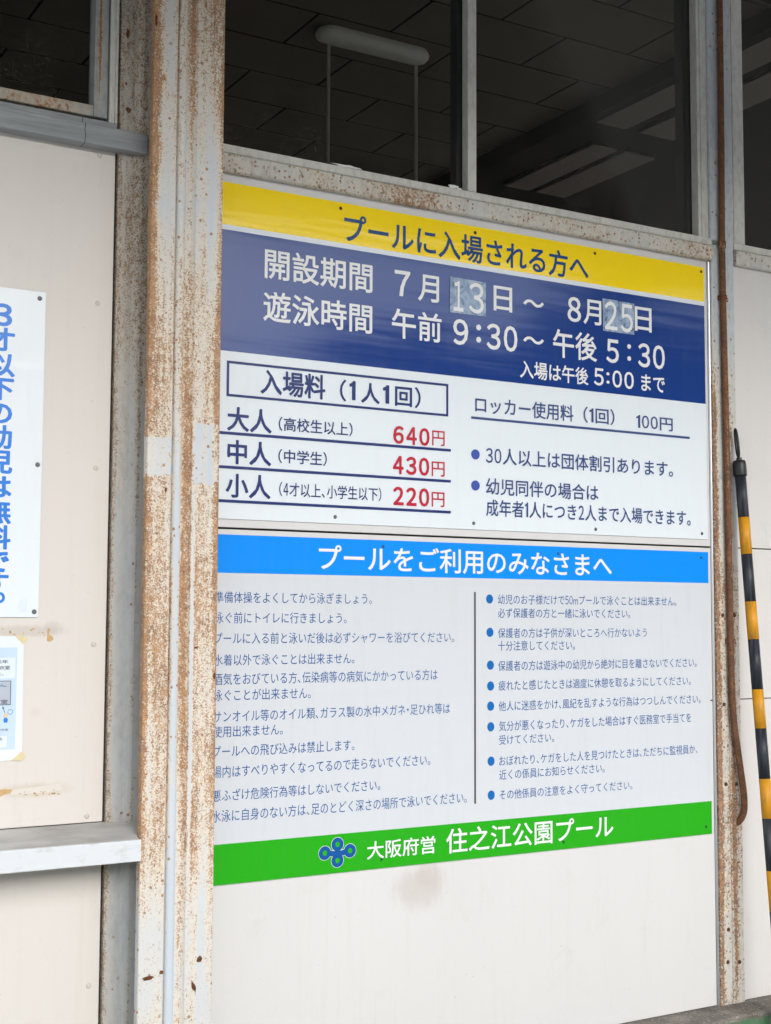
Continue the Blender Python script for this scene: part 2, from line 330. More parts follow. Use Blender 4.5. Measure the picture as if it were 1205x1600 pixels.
# ------------------------------------------------------------------ object helpers
W = {}                                  # world position of every object's origin (nothing is rotated)
def thing(name, loc, label, cat, group=None, kind=None):
    o = bpy.data.objects.new(name, None); COL.objects.link(o)
    o.empty_display_size = 0.1
    o.location = loc; W[o] = Vector(loc)
    tag(o, label, cat, group, kind or 'thing')
    return o
def tag(o, label=None, cat=None, group=None, kind=None):
    if label: o['label'] = label
    if cat: o['category'] = cat
    if group: o['group'] = group
    if kind: o['kind'] = kind
    return o
def mesh(name, vs, fs, mat, parent=None, label=None, smooth=False, kind=None, base=False):
    """One mesh object from world coordinates; its origin sits at its own centre (or base)."""
    lo = Vector([min(v[i] for v in vs) for i in range(3)]); hi = Vector([max(v[i] for v in vs) for i in range(3)])
    c = (lo + hi) / 2
    if base: c.z = lo.z
    me = bpy.data.meshes.new(name)
    me.from_pydata([Vector(v) - c for v in vs], [], fs)
    me.materials.append(mat if not isinstance(mat, str) else M[mat])
    if smooth: me.polygons.foreach_set('use_smooth', [True] * len(me.polygons))
    me.update()
    return place(name, me, c, parent, label, kind)
def place(name, me, c, parent=None, label=None, kind=None):
    o = bpy.data.objects.new(name, me); COL.objects.link(o)
    W[o] = Vector(c)
    if parent is not None:
        o.parent = parent; o.location = W[o] - W[parent]
    else: o.location = c
    if label: o['label'] = label
    if kind: o['kind'] = kind
    return o
def boxg(x0, x1, y0, y1, z0, z1, bev=0.0, seg=2):
    bm = bmesh.new(); bmesh.ops.create_cube(bm, size=1.0)
    for v in bm.verts:
        v.co = ((x0 + x1) / 2 + v.co.x * (x1 - x0), (y0 + y1) / 2 + v.co.y * (y1 - y0), (z0 + z1) / 2 + v.co.z * (z1 - z0))
    if bev: bmesh.ops.bevel(bm, geom=bm.edges[:], offset=bev, segments=seg, affect='EDGES', profile=0.5)
    vs = [v.co.copy() for v in bm.verts]; bm.verts.index_update()
    fs = [[v.index for v in f.verts] for f in bm.faces]; bm.free()
    return vs, fs
def box(name, x0, x1, y0, y1, z0, z1, mat, parent=None, bev=0.0, **kw):
    vs, fs = boxg(x0, x1, y0, y1, z0, z1, bev)
    return mesh(name, vs, fs, mat, parent, **kw)
def join(*gs):
    V, F = [], []
    for vs, fs in gs:
        n = len(V); V += list(vs); F += [[i + n for i in f] for f in fs]
    return V, F
def profile(name, pts, z0, z1, mat, parent, steps=1, smooth=False, closed=True, **kw):
    """Extrude an outline in plan (x, y) upward."""
    n = len(pts); V, F = [], []
    for s in range(steps + 1):
        z = z0 + (z1 - z0) * s / steps
        V += [(x, y, z) for x, y in pts]
    for s in range(steps):
        for i in range(n if closed else n - 1):
            a, b = s * n + i, s * n + (i + 1) % n
            F.append([a, b, b + n, a + n])
    if closed:
        F.append(list(range(n))[::-1]); F.append([steps * n + i for i in range(n)])
    return mesh(name, V, F, mat, parent, smooth=smooth, **kw)
def tubeg(path, rad, sides=12, caps=True):
    P = [Vector(p) for p in path]; V, F = [], []
    rr = rad if isinstance(rad, (list, tuple)) else [rad] * len(P)
    up = Vector((0, 1, 0.01)).normalized()
    for i, p in enumerate(P):
        t = (P[min(i + 1, len(P) - 1)] - P[max(i - 1, 0)]).normalized()
        a = t.cross(up)
        if a.length < 1e-3: a = t.cross(Vector((1, 0, 0)))
        a.normalize(); b = t.cross(a)
        for j in range(sides):
            w = 2 * math.pi * j / sides
            V.append(p + a * (math.cos(w) * rr[i]) + b * (math.sin(w) * rr[i]))
    for i in range(len(P) - 1):
        for j in range(sides):
            k2 = (j + 1) % sides
            F.append([i * sides + j, (i + 1) * sides + j, (i + 1) * sides + k2, i * sides + k2])
    if caps:
        F.append(list(range(sides))); F.append([(len(P) - 1) * sides + j for j in range(sides)][::-1])
    return V, F
def flat(name, pts, y, mat, parent, thick=0.0008, **kw):
    """A thin sheet with outline pts (x, z), front face at y."""
    n = len(pts)
    V = [(x, y, z) for x, z in pts] + [(x, y + thick, z) for x, z in pts]
    F = [list(range(n)), [n + i for i in range(n)][::-1]] + [[i, n + i, n + (i + 1) % n, (i + 1) % n] for i in range(n)]
    return mesh(name, V, F, mat, parent, **kw)
def rect(x0, x1, z0, z1): return [(x0, z0), (x1, z0), (x1, z1), (x0, z1)]
def disc(x, z, r, n=24): return [(x + r * math.cos(2 * math.pi * i / n), z + r * math.sin(2 * math.pi * i / n)) for i in range(n)]
def dome(r, h, slot=False, n=12):
    """Screw or bolt head facing -Y, centred at the origin."""
    V = [(r * math.cos(2 * math.pi * i / n), 0, r * math.sin(2 * math.pi * i / n)) for i in range(n)]
    V += [(0.72 * r * math.cos(2 * math.pi * i / n), -h * 0.8, 0.72 * r * math.sin(2 * math.pi * i / n)) for i in range(n)]
    V += [(0, -h, 0)]
    F = [[i, (i + 1) % n, n + (i + 1) % n, n + i] for i in range(n)] + [[n + i, n + (i + 1) % n, 2 * n] for i in range(n)]
    return V, F
HEADS = {}
def screw(x, z, y, parent, mat, r=0.0062, h=0.0025, name='screw'):
    key = (mat, r, h)
    if key not in HEADS:
        V, F = dome(r, h); me = bpy.data.meshes.new(name); me.from_pydata(V, [], F); me.materials.append(M[mat]); me.update(); HEADS[key] = me
    return place(name, HEADS[key], (x, y, z), parent)
def blob(x, z, rx, rz, n=11, rot=0.0, jag=0.3):
    pts = []
    for i in range(n):
        a = 2 * math.pi * i / n; k = 1 + random.uniform(-jag, jag)
        u, v = rx * k * math.cos(a), rz * k * math.sin(a)
        pts.append((x + u * math.cos(rot) - v * math.sin(rot), z + u * math.sin(rot) + v * math.cos(rot)))
    return pts

# ------------------------------------------------------------------ lettering
_fc = bpy.data.curves.new('type', 'FONT'); _fc.resolution_u = 3
_fo = bpy.data.objects.new('type', _fc); COL.objects.link(_fo)
_GL = {}
def glyph(ch, off):
    """Outline of one character in em units as (points (x, y, depth), faces); off thickens and rounds the strokes."""
    if (ch, off) not in _GL:
        full = {**{str(d): chr(0xFF10 + d) for d in range(10)}, 'm': 'ｍ'}.get(ch, ch)
        _fc.body = full
        dg = bpy.context.evaluated_depsgraph_get(); dg.update()
        me = bpy.data.meshes.new_from_object(_fo.evaluated_get(dg))
        V = [(v.co.x, v.co.y, 0.0) for v in me.vertices]; F = [list(p.vertices) for p in me.polygons]
        if ch == '1':                            # plain numeral one: a stem with a short flag
            V = [(0.30, 0.0, 0.0), (0.385, 0.0, 0.0), (0.385, 0.70, 0.0), (0.325, 0.70, 0.0), (0.30, 0.645, 0.0), (0.20, 0.585, 0.0), (0.20, 0.52, 0.0), (0.30, 0.555, 0.0)]
            F = [[0, 1, 2, 3, 4, 7], [4, 5, 6, 7]]
        bpy.data.meshes.remove(me)
        if off > 0.0045:                         # round-nosed ribbon along every outline, laid just under the face
            cnt = {}
            for f in F:
                for a, b in zip(f, f[1:] + f[:1]):
                    cnt.setdefault((min(a, b), max(a, b)), []).append((a, b))
            base = list(V); d = 0; seen = set()
            for e in cnt.values():
                if len(e) != 1: continue
                (a, b), = e
                pa, pb = Vector(base[a][:2]), Vector(base[b][:2])
                if (pb - pa).length < 1e-6: continue
                t = (pb - pa).normalized(); nr = Vector((t.y, -t.x)) * off
                d += 1; dep = 0.00001 * (1 + d % 11); n = len(V)
                V += [(pa.x, pa.y, dep), (pa.x + nr.x, pa.y + nr.y, dep), (pb.x + nr.x, pb.y + nr.y, dep), (pb.x, pb.y, dep)]; F.append([n, n + 1, n + 2, n + 3])
                if a not in seen:
                    seen.add(a); n = len(V); dep = 0.00001 * (12 + d % 7)
                    V += [(pa.x + off * math.cos(q * math.pi / 4), pa.y + off * math.sin(q * math.pi / 4), dep) for q in range(8)]; F.append([n + q for q in range(8)])
        _GL[(ch, off)] = (V, F)
    return _GL[(ch, off)]
def bbox2(vs): return min(v[0] for v in vs), max(v[0] for v in vs), min(v[1] for v in vs), max(v[1] for v in vs)
def dots2(w, sep, r, n=14):
    V, F = [], []
    for s in (-1, 1):
        F.append([len(V) + i for i in range(n)])
        V += [(w + r * math.cos(2 * math.pi * i / n), s * sep + r * math.sin(2 * math.pi * i / n), 0.0) for i in range(n)]
    return V, F
def layout(text, off, mode):
    """Outline of a line of type in em units, kanji centred on y = 0."""
    V, F, x = [], [], 0.0
    for ch in text:
        if ch == ':' :
            vs, fs = dots2(0.14, 0.2, 0.075); adv = 0.30
        else:
            g, fs = glyph(ch, off); a, b, c, d = bbox2(g); adv = 1.0; dx = 0.0
            if ch.isdigit():
                wd = 0.26 if ch == '1' else 0.46
                vs = [((u - a) / (b - a) * wd + 0.05, ((v - c) / (d - c) - 0.5) * 0.84, w) for u, v, w in g]; adv = wd + 0.11
            elif ch == 'm':
                vs = [((u - a) / (b - a) * 0.62 + 0.04, (v - c) / (d - c) * 0.52 - 0.42, w) for u, v, w in g]; adv = 0.70
            else:
                if ch == '（': dx, adv = -0.52, 0.5
                elif ch in '）。、': adv = 0.52
                elif ch == '・': dx, adv = -0.25, 0.5
                elif ch == '。': adv = 0.5
                vs = [(u + dx, v - 0.376, w) for u, v, w in g]
        n = len(V); V += [(u + x, v, w) for u, v, w in vs]; F += [[i + n for i in f] for f in fs]; x += adv
    return V, F
def write(entry, y, mat, parent, name='lettering', label=None):
    text, x0, x1, zc, h, off, mode = entry
    if mode == 'c':
        r = (x1 - x0) / 2
        for sg in (-1, 1): flat('colon_dot', disc((x0 + x1) / 2, zc + sg * (h / 2 - r), r), y, mat, parent)
        return None
    else:
        V2, F = layout(text, off, mode); a, b, c, d = bbox2(V2)
        kx = (x1 - x0) / (b - a)
        if mode == 'k': kz, z0 = h / 0.91, zc
        else: kz = h / (d - c); z0 = zc - kz * (c + d) / 2
        V = [(x0 + (u - a) * kx, y + w, z0 + v * kz) for u, v, w in V2]
    return mesh(name, V, F, mat, parent, label=label)
TEXT = {
 'title': [
  ('プールに入場される方へ', 1.9529, 2.9113, 2.7454, 0.0872, 0.018, 'k'),
 ],
 'period': [
  ('開設期間', 1.6846, 2.0546, 2.5966, 0.0883, 0.014, 'k'),
  ('遊泳時間', 1.6817, 2.0544, 2.4677, 0.088, 0.014, 'k'),
  ('7', 2.1346, 2.1922, 2.5964, 0.082, 0.018, 'b'),
  ('月', 2.2217, 2.3006, 2.5928, 0.0871, 0.014, 'b'),
  ('日', 2.5132, 2.5883, 2.5946, 0.0836, 0.014, 'b'),
  ('午前', 2.1254, 2.3103, 2.4672, 0.0899, 0.014, 'k'),
  ('9', 2.3548, 2.4133, 2.4655, 0.0848, 0.018, 'b'),
  (':', 2.4448, 2.4637, 2.4684, 0.0591, 0, 'c'),
  ('30', 2.4855, 2.6089, 2.4645, 0.0864, 0.018, 'd'),
  ('〜', 2.6338, 2.719, 2.5948, 0.0239, 0.02, 'b'),
  ('8', 2.8189, 2.8773, 2.595, 0.0865, 0.018, 'b'),
  ('月', 2.8881, 2.9663, 2.5946, 0.0872, 0.014, 'b'),
  ('日', 3.1166, 3.1938, 2.5961, 0.0871, 0.014, 'b'),
  ('〜', 2.6332, 2.7182, 2.4695, 0.0238, 0.02, 'b'),
  ('午後', 2.7569, 2.9453, 2.471, 0.0923, 0.014, 'k'),
  ('5', 2.9868, 3.043, 2.4684, 0.0832, 0.018, 'b'),
  (':', 3.0813, 3.0976, 2.4715, 0.0589, 0, 'c'),
  ('30', 3.1298, 3.2536, 2.4683, 0.0859, 0.018, 'd'),
  ('入場は午後', 2.6194, 2.9072, 2.3686, 0.0566, 0.016, 'k'),
  ('5:00', 2.9315, 3.1091, 2.3725, 0.0605, 0.018, 'd'),
  ('まで', 3.1429, 3.2521, 2.3717, 0.0617, 0.016, 'k'),
 ],
 'sticker': [
  ('１', 2.3548, 2.3932, 2.5818, 0.0988, 0.01, 'b'),
  ('3', 2.4146, 2.473, 2.5835, 0.1017, 0.01, 'b'),
  ('2', 2.9796, 3.0358, 2.5921, 0.0992, 0.01, 'b'),
  ('5', 3.051, 3.1061, 2.5908, 0.1, 0.01, 'b'),
 ],
 'fee': [
  ('入場料', 1.6755, 1.8919, 2.2398, 0.0715, 0.02, 'k'),
  ('（', 1.9418, 1.964, 2.237, 0.0671, 0.012, 'b'),
  ('1', 1.9752, 1.9967, 2.2396, 0.0595, 0.03, 'b'),
  ('人', 2.0162, 2.0825, 2.2364, 0.0639, 0.02, 'b'),
  ('1', 2.0938, 2.1169, 2.2382, 0.0583, 0.03, 'b'),
  ('回', 2.138, 2.2004, 2.2361, 0.0618, 0.02, 'b'),
  ('）', 2.2101, 2.2324, 2.2371, 0.0673, 0.012, 'b'),
  ('大人', 1.57, 1.7133, 2.1209, 0.0678, 0.022, 'k'),
  ('（高校生以上）', 1.7362, 1.987, 2.118, 0.0396, 0.01, 'k'),
  ('中人', 1.5722, 1.7127, 2.0238, 0.0675, 0.022, 'k'),
  ('（中学生）', 1.736, 1.8987, 2.0216, 0.0395, 0.01, 'k'),
  ('小人', 1.5686, 1.7118, 1.9258, 0.0673, 0.022, 'k'),
  ('（4才以上、小学生以下）', 1.7401, 2.0898, 1.9235, 0.0402, 0.006, 'k'),
  ('ロッカー使用料', 2.4403, 2.842, 2.2355, 0.0538, 0.011, 'k'),
  ('（1回）', 2.8849, 3.0211, 2.2369, 0.0521, 0.011, 'k'),
  ('100円', 3.1185, 3.2871, 2.2322, 0.0489, 0.011, 'k'),
  ('30人以上は団体割引あります。', 2.4817, 3.286, 2.0714, 0.0527, 0.011, 'k'),
  ('幼児同伴の場合は', 2.4815, 2.947, 1.9707, 0.0519, 0.011, 'k'),
  ('成年者1人につき2人まで入場できます。', 2.4826, 3.366, 1.9007, 0.0524, 0.011, 'k'),
 ],
 'price': [
  ('640', 2.132, 2.2659, 2.1143, 0.0567, 0.03, 'd'),
  ('円', 2.2757, 2.3225, 2.1136, 0.0481, 0.006, 'b'),
  ('430', 2.1313, 2.2649, 2.0196, 0.0575, 0.03, 'd'),
  ('円', 2.274, 2.3226, 2.0154, 0.0469, 0.006, 'b'),
  ('220', 2.1326, 2.2651, 1.9225, 0.0583, 0.03, 'd'),
  ('円', 2.2741, 2.322, 1.9182, 0.0468, 0.006, 'b'),
 ],
 'rtitle': [
  ('プールをご利用のみなさまへ', 1.8739, 3.0026, 1.7243, 0.0751, 0.013, 'k'),
 ],
 'rleft': [
  ('準備体操をよくしてから泳ぎましょう。', 1.5388, 2.0583, 1.6016, 0.0325, 0.004, 'k'),
  ('泳ぐ前にトイレに行きましょう。', 1.5388, 1.9706, 1.5428, 0.0323, 0.004, 'k'),
  ('プールに入る前と泳いだ後は必ずシャワーを浴びてください。', 1.5388, 2.359, 1.4837, 0.0327, 0.004, 'k'),
  ('水着以外で泳ぐことは出来ません。', 1.5388, 1.9986, 1.4216, 0.032, 0.004, 'k'),
  ('酒気をおびている方、伝染病等の病気にかかっている方は', 1.5388, 2.2972, 1.367, 0.0332, 0.004, 'k'),
  ('泳ぐことが出来ません。', 1.5388, 1.851, 1.3211, 0.0324, 0.004, 'k'),
  ('サンオイル等のオイル類、ガラス製の水中メガネ・足ひれ等は', 1.5388, 2.3439, 1.261, 0.0329, 0.004, 'k'),
  ('使用出来ません。', 1.5388, 1.76, 1.2179, 0.0319, 0.004, 'k'),
  ('プールへの飛び込みは禁止します。', 1.5388, 2.0004, 1.1618, 0.0328, 0.004, 'k'),
  ('場内はすべりやすくなってるので走らないでください。', 1.5388, 2.2704, 1.1044, 0.0334, 0.004, 'k'),
  ('悪ふざけ危険行為等はしないでください。', 1.5388, 2.0909, 1.0377, 0.032, 0.004, 'k'),
  ('水泳に自身のない方は、足のとどく深さの場所で泳いでください。', 1.5388, 2.4066, 0.9801, 0.0336, 0.004, 'k'),
 ],
 'rright': [
  ('幼児のお子様だけで50mプールで泳ぐことは出来ません。', 2.5284, 3.294, 1.605, 0.0316, 0.002, 'k'),
  ('必ず保護者の方と一緒に泳いでください。', 2.5283, 3.0831, 1.5609, 0.0314, 0.002, 'k'),
  ('保護者の方は子供が深いところへ行かないよう', 2.5289, 3.1567, 1.496, 0.0317, 0.002, 'k'),
  ('十分注意してください。', 2.5288, 2.8423, 1.4549, 0.0312, 0.002, 'k'),
  ('保護者の方は遊泳中の幼児から絶対に目を離さないでください。', 2.5291, 3.3864, 1.3901, 0.0323, 0.002, 'k'),
  ('疲れたと感じたときは適度に休憩を取るようにしてください。', 2.5302, 3.3571, 1.327, 0.0318, 0.002, 'k'),
  ('他人に迷惑をかけ、風紀を乱すような行為はつつしんでください。', 2.5305, 3.4032, 1.2615, 0.0316, 0.002, 'k'),
  ('気分が悪くなったり、ケガをした場合はすぐ医務室で手当てを', 2.5316, 3.3569, 1.1975, 0.0322, 0.002, 'k'),
  ('受けてください。', 2.5317, 2.7532, 1.1534, 0.0306, 0.002, 'k'),
  ('おぼれたり、ケガをした人を見つけたときは、ただちに監視員か、', 2.532, 3.3848, 1.0867, 0.0318, 0.002, 'k'),
  ('近くの係員にお知らせください。', 2.5324, 2.9653, 1.0424, 0.0309, 0.002, 'k'),
  ('その他係員の注意をよく守ってください。', 2.5334, 3.085, 0.9791, 0.0307, 0.002, 'k'),
 ],
 'green': [
  ('大阪府営', 2.0453, 2.2892, 0.8435, 0.0518, 0.012, 'k'),
  ('住之江公園プール', 2.3291, 2.9997, 0.8482, 0.0732, 0.011, 'k'),
 ],
}
RULE_DOTS = [(2.496, 1.6058), (2.4973, 1.4987), (2.4988, 1.3935), (2.4994, 1.3269), (2.4992, 1.2628), (2.4998, 1.1971), (2.5006, 1.0881), (2.5011, 0.9808)]
FEE_DOTS = [(2.4411, 2.0714), (2.441, 1.9705)]
ENTRY_SCREWS = [(1.9406, 2.8036), (2.4412, 2.8016), (2.9408, 2.8035), (3.434, 2.8056), (1.9291, 1.8483), (2.4344, 1.8482), (2.9354, 1.8467), (3.4209, 1.8488)]
RULE_SCREWS = [(2.0972, 1.7634), (2.7739, 1.7598), (3.4146, 1.7619), (2.0967, 0.8142), (2.7895, 0.8106), (3.4212, 0.8135)]
EMBLEM = [(1.9439, 0.8729), (1.9872, 0.8481), (1.9011, 0.848), (1.9443, 0.8221)]
BOX = [(1.5674, 2.2929), (1.5689, 2.1876), (2.3358, 2.289), (2.3359, 2.1861)]
RULES = [(1.5529, 2.0798), (2.3459, 2.0766), (1.5531, 1.9797), (2.346, 1.9776), (1.5532, 1.8806), (2.346, 1.8792), (2.4248, 2.1885), (3.3669, 2.1922)]
DIV = [(2.4366, 1.6275), (2.4412, 0.958)]
STK = [(2.3424, 2.6422), (2.4825, 2.6404), (2.4813, 2.5274), (2.3405, 2.5247), (2.9714, 2.6489), (3.1138, 2.649), (3.1124, 2.5365), (2.9734, 2.5353), (3.0486, 2.6494)]
INF = [(0.9065, 2.3772), (0.938, 2.3497), (0.9465, 2.2828), (0.9465, 2.215), (0.9481, 2.1511), (0.9498, 2.0856), (0.9514, 2.0202), (0.9514, 1.9549), (0.9497, 1.8879), (0.9522, 1.8214), (0.9531, 1.7532), (0.9512, 1.6937), (0.9509, 1.6394), (0.9445, 1.5937), (1.0291, 2.424), (1.0361, 1.5417)]
INFS = [(1.0141, 2.4062), (1.0202, 1.9522), (1.0194, 1.5553)]
POSTER = [(0.9938, 1.4721), (0.9969, 1.1895), (0.9732, 1.4925), (0.9713, 1.1674), (0.974, 1.4621), (0.9807, 1.1953), (0.9721, 1.436), (0.9735, 1.3813), (0.962, 1.3749), (0.9636, 1.3112), (0.9546, 1.2314), (0.9553, 1.2014), (0.9656, 1.2911), (0.9517, 1.2782), (0.9521, 1.2631), (0.9425, 1.3085), (0.9497, 1.2899)]
LSCREW = [(1.1742, 2.8354), (1.1775, 2.4138), (1.1818, 1.953), (1.1857, 1.4691), (1.177, 1.0001), (1.1919, 0.5567)]
BOLTS = [(3.5236, 1.8493), (3.5774, 1.8511), (3.5208, 1.5605), (3.5775, 1.5607), (3.5204, 1.2402), (3.5239, 0.9568), (3.5738, 0.9538), (3.5186, 0.8513), (3.5256, 0.4463), (3.5202, 0.3339), (3.5758, 0.3271)]
STAIN = [(2.2293, 0.7119), (2.1265, 0.7028), (2.3824, 0.7168)]
TAPE = [(0.9287, 1.5195), (1.0659, 1.4921), (1.0567, 1.5127), (1.0767, 1.4767), (0.9398, 1.0896), (0.9738, 1.0676), (0.9819, 1.0804), (1.1047, 1.093), (0.9921, 1.484), (1.0111, 1.4737), (0.9944, 1.1846), (1.0187, 1.165)]
COLP = [(1.3264, 2.0358), (1.3288, 1.9094), (1.319, 1.0421), (1.333, 3.0351), (1.3431, 2.1643)]
# ------------------------------------------------------------------ setting
g = mesh('ground', [(-90, -90, 0), (90, -90, 0), (90, 90, 0), (-90, 90, 0)], [[0, 1, 2, 3]], 'ground')
tag(g, 'grey concrete ground in front of the building', None, None, 'structure')

pl = thing('plinth', (2.5, 0.0, 0.0), 'weathered concrete ledge with green painted face along the foot of the wall', 'plinth')
V, F = [], []
nx = 90                                            # uneven worn front edge of the ledge
for i in range(nx + 1):
    x = -3.0 + 10.0 * i / nx; w = random.uniform(-0.004, 0.004)
    V += [(x, 0.12, 0.19), (x, -0.128 + w, 0.19 + random.uniform(-0.002, 0.002)), (x, -0.137 + w, 0.184), (x, -0.136 + w, 0.174), (x, 0.12, 0.174)]
for i in range(nx):
    for j in range(5):
        a, b = i * 5 + j, i * 5 + (j + 1) % 5
        F.append([a, a + 5, b + 5, b])
mesh('ledge', V, F, 'concrete', pl)
box('step_face', -3.0, 7.0, -0.131, 0.12, 0.0, 0.1735, 'step', pl, label='flaking green painted face')
V, F = boxg(-3.0, 7.0, -0.60, -0.1315, 0.0, 0.11, 0.008)
mesh('step', V, F, 'step', pl)

roof = thing('roof', (2.5, -1.9, 4.0), 'deep overhanging roof above the wall', 'roof', None, 'structure')
box('soffit', -5.0, 11.0, -3.85, 0.0, 4.0, 4.12, 'soffit', roof)
box('roof_slab', -5.0, 11.0, -3.90, 8.0, 4.68, 4.85, 'soffit', roof)
box('fascia', -5.0, 11.0, -3.93, -3.85, 3.97, 4.67, 'soffit', roof)

# hedge across the yard, mirrored in the glossy signs
V, F = [], []
hn = 140
for i in range(hn + 1):
    x = -45 + 110 * i / hn
    h = 8.0 + 3.2 * min(1, max(0, (x - 14) / 12)) + 0.5 * math.sin(x * 0.71 + 1) + random.uniform(-0.5, 0.5)
    for (yy, zz) in ((-26.0, 0), (-25.2, h * 0.5), (-26.4, h * 0.9), (-28.0, h), (-30.0, h * 0.7), (-30.5, 0)):
        V.append((x, yy + random.uniform(-0.5, 0.5), zz + (random.uniform(-0.4, 0.4) if zz else 0)))
for i in range(hn):
    for j in range(5):
        a = i * 6 + j; F.append([a, a + 6, a + 7, a + 1])
hd = mesh('hedge', V, F, 'hedge')
tag(hd, 'tall dark green hedge across the yard', 'hedge', None, 'stuff')

# room behind the windows
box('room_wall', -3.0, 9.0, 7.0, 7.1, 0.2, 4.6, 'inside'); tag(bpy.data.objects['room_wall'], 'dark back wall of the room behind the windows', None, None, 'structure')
for x0, x1, z0, z1 in ((-3.1, -3.0, 0.2, 4.6), (9.0, 9.1, 0.2, 1.0), (9.0, 9.1, 2.3, 4.6)):   # opening added in the right side wall to let more light into the room
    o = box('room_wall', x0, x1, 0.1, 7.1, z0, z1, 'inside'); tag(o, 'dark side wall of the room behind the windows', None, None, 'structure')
o = box('room_floor', -3.0, 9.0, 0.12, 7.0, 0.02, 0.2, 'room_floor'); tag(o, 'pale floor of the room behind the windows', None, None, 'structure')  # unseen floor made pale to bounce light up onto ceiling and lamp

ceil = thing('ceiling', (2.5, 3.0, 4.6), 'boarded ceiling seen through the windows', None, None, 'structure')
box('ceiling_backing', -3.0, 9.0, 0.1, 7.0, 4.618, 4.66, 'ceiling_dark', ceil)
bv, bf = boxg(-0.4105, 0.4105, -0.1995, 0.1995, 0.0, 0.002)
bme = bpy.data.meshes.new('ceiling_board'); bme.from_pydata(bv, [], bf); bme.materials.append(M['ceiling_board']); bme.update()
for r_ in range(-2, 7):
    yc = 1.48 + 0.415 * r_ + 0.2075
    off = 3.48 if r_ % 2 else 3.06
    for c_ in range(-4, 3):
        xc = off + 0.837 * c_ + 0.4185
        if xc + 0.41 < 4.985:
            place('ceiling_board', bme, (xc, yc, 4.6), ceil)
        elif xc - 0.4135 < 4.9:
            vs, fs = boxg(xc - 0.4105, 4.965, yc - 0.1995, yc + 0.1995, 4.6, 4.602)
            mesh('ceiling_board', vs, fs, 'ceiling_board', ceil)
box('downstand_beam', 4.975, 5.06, 0.1, 7.0, 4.50, 4.62, 'ceiling_dark', ceil)
for i, (x0, x1, y0, y1, lb) in enumerate(((5.20, 5.45, 1.0, 2.75, 'pale ceiling strip next to the dark beam, nearest the window'),
        (5.56, 5.84, 1.0, 2.75, 'pale ceiling strip cut off by the window frame beside the pipe'),
        (5.45, 5.66, 3.08, 4.05, 'narrow faint ceiling strip, farther in and nearer the mullion'),
        (5.72, 5.98, 3.08, 4.05, 'broad pale ceiling strip farther in, just above the window rail'))):
    o = thing('ceiling_strip_panel', ((x0 + x1) / 2, (y0 + y1) / 2, 4.58), lb, 'ceiling panel', 'pale panels in the far ceiling')
    box('panel', x0, x1, y0, y1, 4.588, 4.60, 'panel_light', o, 0.003)
    box('panel_frame', x0 - 0.012, x1 + 0.012, y0 - 0.012, y1 + 0.012, 4.601, 4.615, 'ceiling_dark', o)

lp = thing('ceiling_lamp', (3.42, 2.43, 4.5), 'long rounded pale lamp with two thin rods behind the window glass', 'lamp')
V, F = [], []
for i in range(25):                                 # rounded tray shade: stadium sections, narrowing downward
    pass
def stadium(cx, cy, L, Wd, z, n=10):
    pts = []
    for s, a0 in ((1, -90), (-1, 90)):
        for i in range(n + 1):
            a = R(a0 + 180.0 * i / n)
            pts.append((cx + s * (L - Wd) + Wd * math.cos(a), cy + Wd * math.sin(a), z))
    return pts
rings = [stadium(3.455, 2.45, 0.325, 0.070, 4.597), stadium(3.455, 2.45, 0.340, 0.078, 4.575), stadium(3.455, 2.45, 0.338, 0.074, 4.560), stadium(3.455, 2.45, 0.325, 0.055, 4.545), stadium(3.455, 2.45, 0.30, 0.030, 4.540)]
nr = len(rings[0]); V = [p for r_ in rings for p in r_]; F = []
for k2 in range(len(rings) - 1):
    for i in range(nr):
        F.append([k2 * nr + i, (k2 + 1) * nr + i, (k2 + 1) * nr + (i + 1) % nr, k2 * nr + (i + 1) % nr])
F.append([(len(rings) - 1) * nr + i for i in range(nr)][::-1])
mesh('lamp_shade', V, F, 'lamp', lp, smooth=True)
for x in (3.215, 3.755):
    V, F = tubeg([(x, 2.50, 4.545), (x, 2.50, 2.6)], 0.0095, 10); mesh('rod', V, F, 'rod_pale', lp, smooth=True)
V, F = boxg(3.17, 3.80, 2.485, 2.515, 2.3, 2.6, 0.004); mesh('hanging_board', V, F, 'rod', lp)

# ------------------------------------------------------------------ walls in three bays
def wallpanel(parent, x0, x1, z0, z1, mat, screws=(), label=None):
    o = box('wall_panel', x0, x1, 0.0, 0.012, z0, z1, mat, parent, 0.0015, label=label)
    for (x, z) in screws: screw(x, z, -0.0002, o, 'screw_wall', 0.0075, 0.003)
    return o
wl_ = thing('wall', (0.3, 0.03, 0.19), 'cream wall panel left of the rusty column, with old tape marks', 'wall')
lp1 = wallpanel(wl_, -0.60, 1.2205, 0.990, 2.880, 'wall_left', [(1.174, 2.835), (1.1775, 2.414), (1.182, 1.953), (1.186, 1.469), (1.177, 1.007)])
wallpanel(wl_, -0.60, 1.2205, 0.192, 0.986, 'wall_left', [(1.192, 0.557)])
wallpanel(wl_, -2.80, -0.605, 0.192, 2.880, 'wall_left')
box('backing', -2.9, 1.30, 0.014, 0.10, 0.15, 2.90, 'joint', wl_)
box('header', -2.9, 1.30, 0.014, 0.10, 3.95, 4.62, 'joint', wl_)
